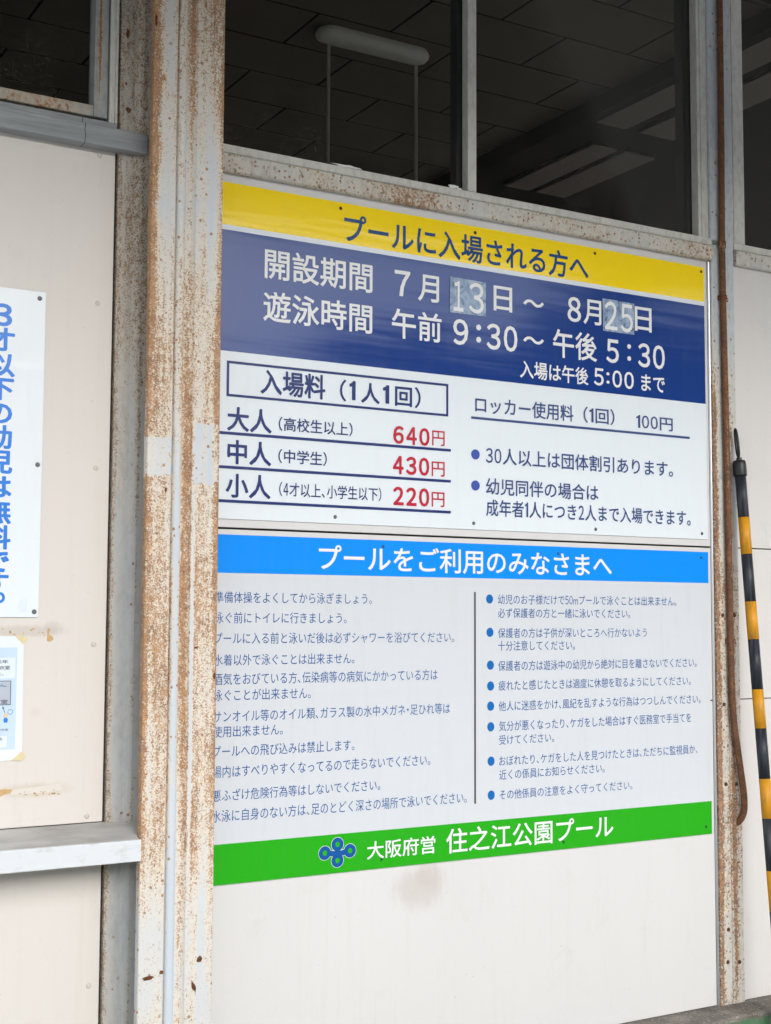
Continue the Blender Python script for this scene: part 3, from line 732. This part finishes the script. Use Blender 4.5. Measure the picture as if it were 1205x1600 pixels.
# old tape and glue on the left panel
random.seed(21)
flat('tape_remains', [(1.058, 1.512), (1.066, 1.514), (1.063, 1.503), (1.062, 1.497), (1.068, 1.494), (1.0735, 1.489), (1.074, 1.482), (1.068, 1.478), (1.060, 1.477), (1.0565, 1.481), (1.058, 1.492), (1.0575, 1.503)], -0.0008, 'tape_brown', lp1, 0.0007, label='brown scrap of old tape')
flat('tape_remains', [(1.000, 1.4885), (1.024, 1.488), (1.0245, 1.480), (1.000, 1.4775)], -0.0006, 'tape_pale', lp1, 0.0005)
flat('tape_remains', [(0.985, 1.1845), (1.0175, 1.181), (1.0205, 1.173), (1.012, 1.168), (0.972, 1.1655)], -0.0006, 'tape_pale', lp1, 0.0005)
flat('tape_remains', [(0.90, 1.0905), (0.955, 1.0925), (0.9745, 1.0905), (0.968, 1.081), (0.952, 1.0785), (0.938, 1.0715), (0.90, 1.070)], -0.0008, 'tape_brown', lp1, 0.0006, label='torn strip of ochre tape')
flat('tape_remains', [(0.9745, 1.089), (1.05, 1.094), (1.106, 1.099), (1.108, 1.082), (1.07, 1.077), (0.969, 1.076)], -0.0005, 'tape_pale', lp1, 0.0004)
for i in range(16):                                 # flecks where the tape tore the paint
    x, z = random.uniform(0.99, 1.11), 1.083 - 0.012 * random.random()
    flat('paint_fleck', blob(x, z, random.uniform(0.0015, 0.005), random.uniform(0.0012, 0.0025), 7), -0.0011, 'tape_brown', lp1, 0.0004)
for i in range(14):
    x, z = random.uniform(0.90, 1.05), 1.505 + random.uniform(-0.010, 0.010)
    flat('paint_fleck', blob(x, z, random.uniform(0.0012, 0.004), random.uniform(0.0012, 0.003), 7), -0.0009, 'tape_brown', lp1, 0.0004)

wc_ = thing('wall', (2.46, 0.03, 0.19), 'cream wall panels between the rusty column and the narrow post', 'wall')
wallpanel(wc_, 1.40, 3.4655, 1.8045, 2.880, 'wall')
wallpanel(wc_, 1.40, 3.4655, 1.2560, 1.7985, 'wall')
wallpanel(wc_, 1.40, 3.4655, 0.192, 1.2515, 'wall', label='lowest panel with a brownish smudge below the green band')
box('backing', 1.301, 3.52, 0.014, 0.10, 0.15, 2.90, 'joint', wc_)
box('header', 1.301, 3.52, 0.014, 0.10, 3.95, 4.62, 'joint', wc_)
profile('edge_trim', [(3.4672, 0.010), (3.4672, 0.0), (3.4700, -0.0045), (3.4735, -0.0055), (3.4765, -0.003), (3.4772, 0.002), (3.4772, 0.010)], 0.19, 2.852, 'aluminium', wc_)

wr_ = thing('wall', (4.6, 0.03, 0.19), 'plain cream wall panels right of the narrow post, behind the striped pole', 'wall')
wallpanel(wr_, 3.588, 5.60, 1.8045, 2.880, 'wall_right')
wallpanel(wr_, 3.588, 5.60, 1.2560, 1.8005, 'wall_right')
wallpanel(wr_, 3.588, 5.60, 0.192, 1.2525, 'wall_right')
wallpanel(wr_, 5.604, 7.00, 0.192, 2.880, 'wall_right')
box('backing', 3.521, 7.0, 0.014, 0.10, 0.15, 2.90, 'joint', wr_)
box('header', 3.521, 7.0, 0.014, 0.10, 3.95, 4.62, 'joint', wr_)

# ------------------------------------------------------------------ big rusty column
cc = thing('steel_column', (1.38, -0.075, 0.19), 'wide steel column with peeling pale paint and heavy orange rust', 'column')
def arc(cx, cy, r, a0, a1, n=5): return [(cx + r * math.cos(R(a0 + (a1 - a0) * i / n)), cy + r * math.sin(R(a0 + (a1 - a0) * i / n))) for i in range(n + 1)]
front = [(1.2795, -0.139), (1.2785, -0.126), (1.2742, -0.126)] + arc(1.2792, -0.1452, 0.005, 180, 270, 4) \
    + [(1.310, -0.1505)] + arc(1.3405, -0.1455, 0.005, 270, 360, 4) + [(1.3458, -0.1385)] \
    + arc(1.3625, -0.1400, 0.0140, 190, 350, 9)[0:] + [(1.3775, -0.1395), (1.3960, -0.1400), (1.4010, -0.1440)] \
    + arc(1.4080, -0.1455, 0.005, 190, 270, 3) + [(1.4450, -0.1502)] + arc(1.4810, -0.1455, 0.005, 270, 360, 4) + [(1.486, -0.128), (1.481, -0.128), (1.480, -0.138)]
profile('front_flange', front, 0.185, 4.0, 'column', cc)
web = [(1.352, -0.136), (1.374, -0.136), (1.374, -0.012), (1.352, -0.012)]
profile('web', web, 0.185, 4.0, 'column_back', cc)
back = [(1.2275, 0.012), (1.2275, -0.006)] + arc(1.2315, -0.0062, 0.004, 180, 270, 3) + [(1.262, -0.0095)] + [(1.272, -0.0095), (1.279, -0.012), (1.2855, -0.0185), (1.2925, -0.0215), (1.300, -0.0215), (1.312, -0.0235), (1.332, -0.0250), (1.352, -0.0260), (1.372, -0.0260), (1.420, -0.0200), (1.438, -0.0095), (1.446, -0.006), (1.446, 0.012)]
profile('back_flange', back, 0.185, 4.0, 'column_back', cc)
random.seed(5)
for (x, z, rx, rz, ro) in ((1.302, 0.597, 0.016, 0.0045, 0.05), (1.447, 0.629, 0.008, 0.0085, 0), (1.431, 0.560, 0.005, 0.014, 0.35), (1.339, 0.607, 0.006, 0.005, 0), (1.476, 0.39, 0.005, 0.01, 0),
        (1.4235, 1.462, 0.007, 0.0028, 0.3), (1.329, 1.889, 0.003, 0.0065, 0), (1.479, 1.383, 0.004, 0.009, 0), (1.2785, 3.193, 0.0035, 0.018, 0)):
    flat('rust_blister', blob(x, z, rx, rz, 12, ro, 0.22), -0.1517, 'dark_rust', cc, 0.0014)
for (x, z, rx, rz) in ((1.247, 3.200, 0.005, 0.013), (1.253, 2.977, 0.0075, 0.0075), (1.244, 3.052, 0.003, 0.004)):
    flat('rust_blister', blob(x, z, rx, rz, 12, 0, 0.3), -0.0116, 'dark_rust', cc, 0.0014)

# ------------------------------------------------------------------ narrow post beside the signs
po = thing('steel_post', (3.535, -0.01, 0.19), 'narrow bolted steel post with rust runs, between the signs and the striped pole', 'post')
lf = arc(3.4822, -0.0075, 0.0045, 180, 270, 4) + arc(3.5285, -0.0070, 0.0050, 270, 360, 4) + [(3.5335, 0.012), (3.4777, 0.012)]
rf = arc(3.5398, -0.0070, 0.0050, 180, 270, 4) + arc(3.5865, -0.0075, 0.0045, 270, 360, 4) + [(3.591, 0.012), (3.5348, 0.012)]
profile('left_flange', lf, 0.181, 4.0, 'post', po)
profile('right_flange', rf, 0.181, 4.0, 'post', po)
for (x, z) in ((3.512, 1.845), (3.567, 1.847), (3.509, 1.557), (3.567, 1.557), (3.509, 1.239), (3.512, 0.957), (3.563, 0.954), (3.514, 0.449), (3.509, 0.337), (3.565, 0.331), (3.509, 2.655), (3.566, 2.655)):
    screw(x, z, -0.0118, po, 'screw_brown' if z < 1.7 else 'rod', 0.0078, 0.0045, 'bolt')
for (x, z) in ((3.508, 0.872), (3.509, 0.853), (3.510, 0.834)): screw(x, z, -0.0118, po, 'rod', 0.0085, 0.0035, 'bolt')

# ------------------------------------------------------------------ windows
def pane(parent, x0, x1, z0, z1, y=0.035):
    return box('pane', x0, x1, y, y + 0.004, z0, z1, 'glass', parent)
w1 = thing('window', (0.3, 0.02, 2.9), 'dark window over the left wall panel, rust along its lower edge', 'window')
pane(w1, -2.78, 1.158, 2.962, 3.945)
box('stile', 1.1535, 1.1935, -0.004, 0.050, 2.9425, 3.95, 'sash', w1, 0.003, label='sash side with a brown rust run')
box('bottom_rail', -2.80, 1.1530, -0.003, 0.050, 2.9420, 2.9745, 'sash_rail', w1, 0.003, label='rusty lower sash edge')
box('stile', -2.80, -2.76, -0.004, 0.050, 2.976, 3.95, 'sash', w1, 0.003)
profile('jamb', [(1.1975, 0.06), (1.1975, -0.008), (1.2050, -0.010), (1.2065, -0.006), (1.2120, -0.006), (1.2135, -0.012), (1.2195, -0.012), (1.2195, 0.06)], 2.920, 3.95, 'frame', w1)
box('sub_sill', -2.80, 1.2185, -0.016, 0.06, 2.9080, 2.9300, 'timber', w1, 0.002)
box('sill_beam', -2.80, 1.3025, -0.042, 0.012, 2.8490, 2.9065, 'timber', w1, 0.004, label='grey weathered timber beam')
flat('dark_gap', rect(-2.78, 1.192, 2.9305, 2.9415), 0.02, 'dark_frame', w1)
box('top_rail', -2.80, 1.22, -0.003, 0.05, 3.951, 3.999, 'sash', w1)

w2 = thing('window', (2.45, 0.02, 2.9), 'dark two-pane window above the yellow sign band', 'window')
pane(w2, 1.40, 2.430, 2.925, 3.945); pane(w2, 2.4305, 3.46, 2.925, 3.945)
box('mullion', 2.4165, 2.4510, 0.0, 0.0345, 2.9385, 3.95, 'frame', w2, 0.002)
profile('side_frame', [(3.4310, 0.0345), (3.4310, 0.002), (3.4330, 0.0), (3.4425, 0.0), (3.4435, 0.003), (3.4460, 0.003), (3.4470, -0.001), (3.4765, -0.001), (3.4768, 0.0345)], 2.9385, 3.95, 'frame', w2)
box('inner_frame', 3.415, 3.470, 0.041, 0.10, 2.93, 3.95, 'dark_frame', w2)
box('inner_frame', 2.400, 2.450, 0.041, 0.08, 2.93, 3.95, 'dark_frame', w2)
box('inner_frame', 1.30, 3.414, 0.041, 0.10, 2.89, 2.932, 'dark_frame', w2)
box('glazing_bead', 1.45, 3.4305, 0.006, 0.034, 2.9300, 2.9415, 'frame', w2, 0.002)
profile_pts = [(0.04, 2.9085), (-0.010, 2.9085), (-0.012, 2.911), (-0.012, 2.930), (-0.011, 2.9335), (-0.003, 2.9335), (-0.001, 2.9378), (0.004, 2.9382), (0.0055, 2.929), (0.04, 2.929)]
def along_x(name, pts, x0, x1, mat, parent, n=1, **kw):
    V, F = [], []; k = len(pts)
    for i in range(n + 1): V += [(x0 + (x1 - x0) * i / n, y, z) for y, z in pts]
    for i in range(n):
        for j in range(k):
            a, b = i * k + j, i * k + (j + 1) % k
            F.append([a, b, b + k, a + k])
    F.append(list(range(k))[::-1]); F.append([n * k + j for j in range(k)])
    return mesh(name, V, F, mat, parent, **kw)
along_x('bottom_frame', profile_pts, 1.45, 3.482, 'frame', w2)
along_x('bottom_frame', profile_pts, 3.4835, 3.513, 'frame', w2)
rail_pts = [(0.012, 2.8495), (-0.018, 2.8495), (-0.023, 2.8535), (-0.0245, 2.860), (-0.0245, 2.900), (-0.0235, 2.9015), (-0.020, 2.9045), (0.012, 2.9048)]
along_x('steel_rail', rail_pts, 1.45, 3.4765, 'rail', w2, label='steel rail with scattered rust spots')
box('top_frame', 1.30, 3.4768, 0.0, 0.06, 3.951, 3.999, 'frame', w2)
random.seed(9)
for (x, z, a, b) in ((1.97, 2.944, 0.05, 0.004), (2.365, 2.946, 0.018, 0.007), (2.385, 2.940, 0.010, 0.006)):
    flat('paint_flake', blob(x, z, a, b, 13, 0, 0.35), 0.0045, 't_white', w2, 0.001)

w3 = thing('window', (4.6, 0.02, 2.9), 'dark window at the right edge beyond the rusty pipe', 'window')
pane(w3, 3.65, 7.0, 2.935, 3.945)
profile('side_frame', [(3.5925, 0.0345), (3.5925, -0.001), (3.6010, -0.001), (3.6020, 0.002), (3.6055, 0.002), (3.6065, -0.002), (3.6500, -0.002), (3.6620, 0.0), (3.6620, 0.0345)], 2.9385, 3.95, 'frame', w3)
along_x('bottom_frame', profile_pts, 3.5925, 7.0, 'frame', w3)
along_x('steel_rail', rail_pts, 3.5930, 7.0, 'rail', w3, label='rust spotted steel rail')
box('inner_frame', 3.60, 7.0, 0.041, 0.10, 2.89, 2.936, 'dark_frame', w3)
box('top_frame', 3.59, 7.0, 0.0, 0.06, 3.951, 3.999, 'frame', w3)

# ------------------------------------------------------------------ counter shelf
sh = thing('counter_shelf', (0.3, -0.08, 0.9), 'grey counter shelf with white front edge below the poster', 'shelf')
V = [(-1.2, -0.001, 0.9885), (1.2255, -0.001, 0.9885), (1.2255, -0.012, 0.9880), (1.2700, -0.030, 0.9865), (1.328, -0.030, 0.9870), (1.328, -0.12, 0.968), (1.2730, -0.125, 0.967), (1.2715, -0.150, 0.9590), (-1.2, -0.150, 0.9590)]
n = len(V); V2 = V + [(x, y, z - 0.006) for x, y, z in V]
F = [list(range(n))[::-1], [n + i for i in range(n)]] + [[i, (i + 1) % n, n + (i + 1) % n, n + i] for i in range(n)]
mesh('top', V2, F, 'shelf_top', sh)
box('front_edge', -1.2, 1.2725, -0.165, -0.1505, 0.9045, 0.9605, 'shelf_edge', sh, 0.002)
box('underside', -1.2, 1.2255, -0.150, -0.0005, 0.9060, 0.9515, 'shelf_top', sh)
# ------------------------------------------------------------------ admission sign
SL, SR = 1.452, 3.4500
YP, YB, YT = -0.0050, -0.0058, -0.0066          # plate, colour band, print
es = thing('admission_sign', (2.45, -0.003, 1.828), 'white sign with yellow and navy bands listing pool dates, hours and prices', 'sign')
box('plate', SL, SR, YP, -0.0003, 1.828, 2.8240, 'white', es, 0.0008)
flat('yellow_band', rect(SL + 0.0015, SR - 0.003, 2.6955, 2.8222), YB, 'yellow', es)
flat('navy_band', rect(SL + 0.0015, SR - 0.003, 2.3200, 2.6795), YB, 'navy', es)
write(TEXT['title'][0], YT, 't_title', es, label='dark blue heading on the yellow band')
for e in TEXT['period']: write(e, YT, 't_white', es, label='white line of dates and hours' if len(e[0]) > 3 else None)
for e in TEXT['fee']: write(e, YT, 't_navy' if e[2] < 2.36 else 't_navy2', es)
for e in TEXT['price']: write(e, YT, 't_red', es, label='red price')
bx0, bx1, bz0, bz1, bt = 1.5674, 2.3362, 2.1864, 2.2912, 0.0072
V, F = join(boxg(bx0, bx1, YT, YP, bz1 - bt, bz1), boxg(bx0, bx1, YT, YP, bz0, bz0 + bt), boxg(bx0, bx0 + bt, YT, YP, bz0 + bt, bz1 - bt), boxg(bx1 - bt, bx1, YT, YP, bz0 + bt, bz1 - bt))
mesh('frame_line', V, F, 't_navy', es, label='navy box around a heading')
for (x0, x1, zc, t) in ((1.535, 2.346, 2.0782, 0.0084), (1.535, 2.346, 1.9787, 0.0084), (1.535, 2.346, 1.8799, 0.0084), (2.4248, 3.3669, 2.1904, 0.0078)):
    flat('rule_line', rect(x0, x1, zc - t / 2, zc + t / 2), YT, 't_navy' if x0 < 2 else 't_navy2', es)
for (x, z) in FEE_DOTS: flat('bullet', disc(x, z, 0.0165), YT, 't_dot2', es)
for i, (x, z) in enumerate([(1.4700, 2.8036), (1.4700, 1.848)] + ENTRY_SCREWS): screw(x, z, YB + 0.0004, es, 'screw_brown' if z > 2.5 else 'screw')

# date stickers
def sticker(pts, label, digits):
    t = thing('number_sticker', (sum(p[0] for p in pts) / 4, -0.007, sum(p[1] for p in pts) / 4), label, 'sticker', 'stickers over the dates')
    flat('film', pts, -0.0078, 'sticker', t, 0.0009)
    for e in digits: write(e, -0.0086, 't_white', t, 'number')
    return t
T4 = TEXT['sticker']
sticker([(2.3405, 2.5255), (2.4815, 2.5272), (2.4825, 2.6404), (2.3424, 2.6422)], 'wide crinkled silvery sticker reading 13, after the July characters', T4[0:2])
sticker([(2.9734, 2.5358), (3.0430, 2.5362), (3.0420, 2.6489), (2.9714, 2.6490)], 'small wrinkled bluish sticker carrying the digit 2', T4[2:3])
sticker([(3.0440, 2.5362), (3.1124, 2.5365), (3.1138, 2.6470), (3.0435, 2.6482)], 'narrow silvery sticker carrying the digit 5, just before the day character', T4[3:4])

# ------------------------------------------------------------------ rules sign
rs = thing('rules_sign', (2.45, -0.003, 0.787), 'pale grey rules sign with blue heading band and green foot band', 'sign')
box('plate', SL, SR, YP, -0.0003, 0.7865, 1.7840, 'grey', rs, 0.0008)
flat('blue_band', rect(SL + 0.001, SR - 0.0015, 1.6720, 1.7828), YB, 'blue', rs)
flat('green_band', rect(SL + 0.001, SR - 0.0015, 0.7875, 0.9012), YB, 'green', rs)
write(TEXT['rtitle'][0], YT, 't_white', rs, label='white heading on the blue band')
for e in TEXT['rleft']:
    write(e, YB, 't_blue', rs)
    if e[0][0] not in '泳使' or e[0].startswith('泳ぐ前'): flat('bullet', disc(1.5055, e[3], 0.0105), YB, 't_dot', rs)
for e in TEXT['rright']: write(e, YB, 't_blue', rs)
for (x, z) in RULE_DOTS:
    flat('bullet', [(x + 0.0135 * math.cos(a * math.pi / 12), z + 0.0148 * math.sin(a * math.pi / 12)) for a in range(24)], YB, 't_dot', rs)
flat('divider_line', rect(2.4358, 2.4422, 0.958, 1.6275), YB, 't_grey', rs)
for e in TEXT['green']: write(e, YT, 't_white', rs, label='white words on the green band')
for (x, z) in RULE_SCREWS + [(1.47, 1.762), (1.47, 0.813)]: screw(x, z, YB + 0.0004, rs, 'screw_blue' if z > 1.5 else 'screw_green', 0.0058, 0.0022)
# four-ring emblem: every ring and arm on its own hair-thin layer
hub = (1.9440, 0.8430)
cs = [(1.9442, 0.8712), (1.9868, 0.8490), (1.9018, 0.8490), (1.9442, 0.8240)]
def arm(a, b, w):
    d = Vector((b[0] - a[0], b[1] - a[1])).normalized(); nrm = Vector((-d.y, d.x)) * w
    return [(a[0] + nrm.x, a[1] + nrm.y), (a[0] - nrm.x, a[1] - nrm.y), (b[0] - nrm.x, b[1] - nrm.y), (b[0] + nrm.x, b[1] + nrm.y)]
def layer(shapes, y0, dy):
    V, F = [], []
    for i, pts in enumerate(shapes):
        n = len(V); area = sum(p[0] * q[1] - q[0] * p[1] for p, q in zip(pts, pts[1:] + pts[:1]))
        if area < 0: pts = pts[::-1]
        V += [(x, y0 - dy * i, z) for x, z in pts]; F.append([n + j for j in range(len(pts))])
    return V, F
def emblem_shapes(k): 
    s = [disc(x, z, 0.0203 + k, 28) for x, z in cs]
    for c in cs: s.append(arm(c, hub, 0.0082 + k))
    s.append(disc(hub[0], hub[1], 0.0125 + k, 20))
    return s
em = mesh('emblem', *layer(emblem_shapes(0.0012), -0.0060, 0.00002), 't_white', rs, label='blue emblem of four linked rings')
mesh('emblem_rings', *layer(emblem_shapes(0.0), -0.0064, 0.00002), 't_emblem', em)
for x, z in cs: mesh('ring_hole', *layer([disc(x, z, 0.0078, 20)], -0.0068, 0.00002), 'green', em)

# ------------------------------------------------------------------ sign about infants at the left edge
fs_ = thing('infant_sign', (0.86, -0.003, 1.54), 'white sign with one vertical line of bright blue writing, above the taped notice', 'sign')
box('plate', 0.700, 1.0310, YP, -0.0003, 1.5420, 2.4250, 'white', fs_, 0.001)
V, F = [], []
col_c = 0.9150
zs = [2.3497, 2.2828, 2.2150, 2.1511, 2.0856, 2.0202, 1.9549, 1.8879, 1.8214, 1.7532, 1.6900, 1.6330]
for ch, z in zip('3才以下の幼児は無料です', zs):
    gv, gf = glyph(ch, 0.030); a, b, c, d = bbox2(gv); kk = 0.0735
    wx = min(1.0, (b - a)) * kk
    n = len(V)
    if ch == '3': V += [(col_c + ((u - a) / (b - a) - 0.5) * 0.052, YB + w, z + ((v - c) / (d - c) - 0.5) * 0.062) for u, v, w in gv]
    else: V += [(col_c + (u - 0.5) * kk, YB + w, z + (v - 0.376) * kk * 0.90) for u, v, w in gv]
    F += [[i + n for i in f] for f in gf]
cx, cz = 0.9255, 1.5940
n = len(V); V += [(x, YB, z) for x, z in disc(cx, cz, 0.0150, 24)] + [(x, YB, z) for x, z in disc(cx, cz, 0.0078, 24)]
F += [[n + i, n + (i + 1) % 24, n + 24 + (i + 1) % 24, n + 24 + i] for i in range(24)]
mesh('lettering', V, F, 't_sky', fs_)
for (x, z) in ((1.0141, 2.4062), (1.0190, 1.9522), (1.0194, 1.5570), (0.716, 2.406), (0.716, 1.557)): screw(x, z, YP - 0.0001, fs_, 'screw', 0.0068)
flat('tape_remains', [(0.985, 1.5555), (0.9985, 1.5560), (1.0000, 1.5900), (0.9830, 1.5895), (0.975, 1.572)], YB, 'poster_pale', fs_, 0.0005)

# ------------------------------------------------------------------ laminated notice taped under it
ps = thing('notice', (0.86, -0.002, 1.165), 'laminated pale blue notice taped to the cream panel under the white sign', 'notice')
flat('laminate', [(0.722, 1.165), (0.9715, 1.1668), (0.9968, 1.1890), (0.9942, 1.4722), (0.9735, 1.4925), (0.722, 1.4945)], -0.0026, 'paper', ps, 0.0010)
flat('blue_field', rect(0.745, 0.9775, 1.1955, 1.4625), -0.0031, 'poster_blue', ps, 0.0004)
flat('text_box', rect(0.760, 0.9730, 1.3815, 1.4360), -0.0036, 'poster_pale', ps, 0.0004)
flat('text_box', rect(0.760, 0.9550, 1.2015, 1.2310), -0.0036, 'poster_pale', ps, 0.0004)
flat('picture_frame', rect(0.80, 0.9632, 1.3115, 1.3755), -0.0036, 'poster_ink', ps, 0.0004)
flat('picture', rect(0.8015, 0.9612, 1.3135, 1.3738), -0.0040, 'poster_grey', ps, 0.0004)
for e in (('令和22年', 0.885, 0.9535, 1.4255, 0.0090, 0.012, 'k'), ('更衣室', 0.915, 0.9590, 1.4095, 0.0095, 0.012, 'k'), ('た。', 0.925, 0.9420, 1.3935, 0.0085, 0.006, 'k'),
          ('更衣室', 0.895, 0.9555, 1.3205, 0.0110, 0.010, 'k'), ('幼児更衣室', 0.910, 0.9580, 1.2475, 0.0055, 0.0, 'k'), ('を', 0.9365, 0.9435, 1.2235, 0.0080, 0.01, 'k')):
    write(e, -0.0044, 'poster_ink', ps)
V, F = tubeg([(0.925, -0.0046, 1.3600), (0.938, -0.0046, 1.3625), (0.9505, -0.0046, 1.3605)], 0.0012, 6)
V2, F2 = tubeg([(0.938, -0.0046, 1.3625), (0.9385, -0.0046, 1.3665), (0.9405, -0.0046, 1.3680)], 0.0008, 6)
mesh('hanger_drawing', *join((V, F), (V2, F2)), 'poster_line', ps)
flat('arrow', [(0.9425, 1.3090), (0.9470, 1.3035), (0.9450, 1.3035), (0.9492, 1.2920), (0.9476, 1.2915), (0.9432, 1.3030), (0.9410, 1.3030)], -0.0036, 'poster_ink', ps, 0.0004)
ring = disc(0.9625, 1.2935, 0.0072, 24); hole = disc(0.9625, 1.2935, 0.0058, 24)
V = [(x, -0.0036, z) for x, z in ring + hole]; F = [[i, (i + 1) % 24, 24 + (i + 1) % 24, 24 + i] for i in range(24)]
mesh('circle_mark', V, F, 'poster_line', ps)
flat('figure_body', [(0.9465, 1.2660), (0.9555, 1.2660), (0.9570, 1.2740), (0.9540, 1.2790), (0.9480, 1.2790), (0.9450, 1.2740)], -0.0036, 't_sky', ps, 0.0004)
flat('figure_head', disc(0.9510, 1.2845, 0.0062, 18), -0.0039, 'tape', ps, 0.0004)
flat('figure_face', disc(0.9512, 1.2832, 0.0042, 18), -0.0043, 'skin', ps, 0.0004)
flat('tape_corner', [(0.9690, 1.4945), (0.9880, 1.4940), (1.0040, 1.4870), (1.0000, 1.4790), (0.9925, 1.4705)], -0.0033, 'tape', ps, 0.0007, label='yellowed tape at the upper corner')
flat('tape_corner', [(0.9690, 1.1665), (0.9965, 1.1640), (1.0060, 1.1740), (1.0000, 1.1860), (0.9935, 1.1880)], -0.0033, 'tape', ps, 0.0007, label='yellowed tape at the lower corner')

# ------------------------------------------------------------------ rusty pipe on the post
pp = thing('rusty_pipe', (3.53, -0.03, 0.8), 'thin brown rusty pipe clamped to the narrow post, its lower end bent', 'pipe')
path = [(3.527, -0.026, 4.0), (3.5245, -0.026, 3.4), (3.5195, -0.026, 2.87), (3.524, -0.026, 2.4), (3.529, -0.026, 1.93), (3.531, -0.026, 1.60), (3.532, -0.027, 1.355), (3.534, -0.028, 1.26), (3.540, -0.030, 1.165),
        (3.553, -0.032, 1.075), (3.568, -0.033, 0.985), (3.577, -0.033, 0.930), (3.581, -0.032, 0.890), (3.581, -0.029, 0.860), (3.577, -0.022, 0.836), (3.571, -0.010, 0.820), (3.566, 0.004, 0.812)]
def smoothpath(P, n=4):
    P = [Vector(p) for p in P]; out = []
    for i in range(len(P) - 1):
        p0, p1, p2, p3 = P[max(i - 1, 0)], P[i], P[i + 1], P[min(i + 2, len(P) - 1)]
        for k in range(n):
            t = k / n
            out.append(0.5 * ((2 * p1) + (p2 - p0) * t + (2 * p0 - 5 * p1 + 4 * p2 - p3) * t * t + (3 * p1 - p0 - 3 * p2 + p3) * t ** 3))
    return out + [P[-1]]
V, F = tubeg(smoothpath(path), 0.0117, 14); mesh('tube', V, F, 'pipe', pp, smooth=True)
V, F = tubeg([(3.5205, -0.026, 2.925), (3.5200, -0.026, 2.900)], 0.0140, 14); mesh('collar', V, F, 'pipe', pp, smooth=True)
for (x, z) in ((3.5205, 2.715), (3.532, 1.465)):
    V, F = [], []
    for i in range(13):                              # saddle strap bent over the pipe with one ear to the right
        a = R(180 * i / 12); V += [(x - 0.0135 * math.cos(a), -0.026 - 0.0135 * math.sin(a), z + s) for s in (-0.008, 0.008)]
    F = [[2 * i, 2 * i + 1, 2 * i + 3, 2 * i + 2] for i in range(12)]
    n = len(V); V += [(x + 0.0135, -0.014, z - 0.009), (x + 0.0135, -0.014, z + 0.009), (x + 0.037, -0.0135, z + 0.006), (x + 0.037, -0.0135, z - 0.008)]; F += [[n, n + 1, n + 2, n + 3], [24, 25, n + 1, n]]
    n = len(V); V += [(x - 0.0135, -0.0135, z - 0.009), (x - 0.0135, -0.0135, z + 0.009)]; F += [[0, 1, n + 1, n]]
    cl = mesh('clamp', V, F, 'dark_rust' if z > 2 else 'pipe', pp)
    sm = cl.modifiers.new('thick', 'SOLIDIFY'); sm.thickness = 0.002; sm.offset = 0
    screw(x + 0.027, z - 0.001, -0.0150, cl, 'rod', 0.0055, 0.004, 'clamp_screw')

# ------------------------------------------------------------------ striped pole leaning on the wall
sp = thing('striped_pole', (3.583, -0.214, 0.0), 'yellow and black striped pole with a black loop leaning against the wall', 'pole')
top, bot = Vector((3.567, -0.047, 2.116)), Vector((3.583, -0.214, 0.004))
dr = (bot - top).normalized()
def on(z): return top + (bot - top) * ((top.z - z) / (top.z - bot.z))
cuts = [2.065, 1.909, 1.776, 1.606, 1.472, 1.296, 1.160, 0.986, 0.850, 0.672, 0.535, 0.355, 0.215, 0.004]
PR = 0.0198
for i in range(len(cuts) - 1):
    a, b = on(cuts[i]), on(cuts[i + 1])
    yel = i % 2 == 1
    r_ = PR + (0.0003 if yel else 0.0)
    V, F = tubeg([a, b], r_, 24); o = mesh('yellow_band' if yel else 'black_band', V, F, 'pole_yellow' if yel else 'pole_black', sp)
    for p in o.data.polygons: p.use_smooth = len(p.vertices) == 4
cap_path = [on(2.060), on(2.063), on(2.100), on(2.113), on(2.117)]
V, F = tubeg(cap_path, [0.0236, 0.0243, 0.0243, 0.0228, 0.0190], 24); cp = mesh('cap', V, F, 'black', sp)
for p in cp.data.polygons: p.use_smooth = len(p.vertices) == 4
V, F = tubeg([on(2.115), on(2.127)], 0.0105, 12); mesh('neck', V, F, 'black', cp)
loop = []
lc = on(2.180)
for i in range(25):
    a = 2 * math.pi * i / 24
    loop.append((lc.x - 0.004 + 0.0085 * math.cos(a) - 0.003 * math.sin(a), lc.y + 0.014 * math.cos(a) + 0.004 * math.sin(a), lc.z + 0.052 * math.sin(a)))
V, F = tubeg(loop, 0.0048, 8, caps=False); mesh('loop', V, F, 'black', cp, smooth=True)

bpy.data.objects.remove(_fo, do_unlink=True)
bpy.data.curves.remove(_fc)
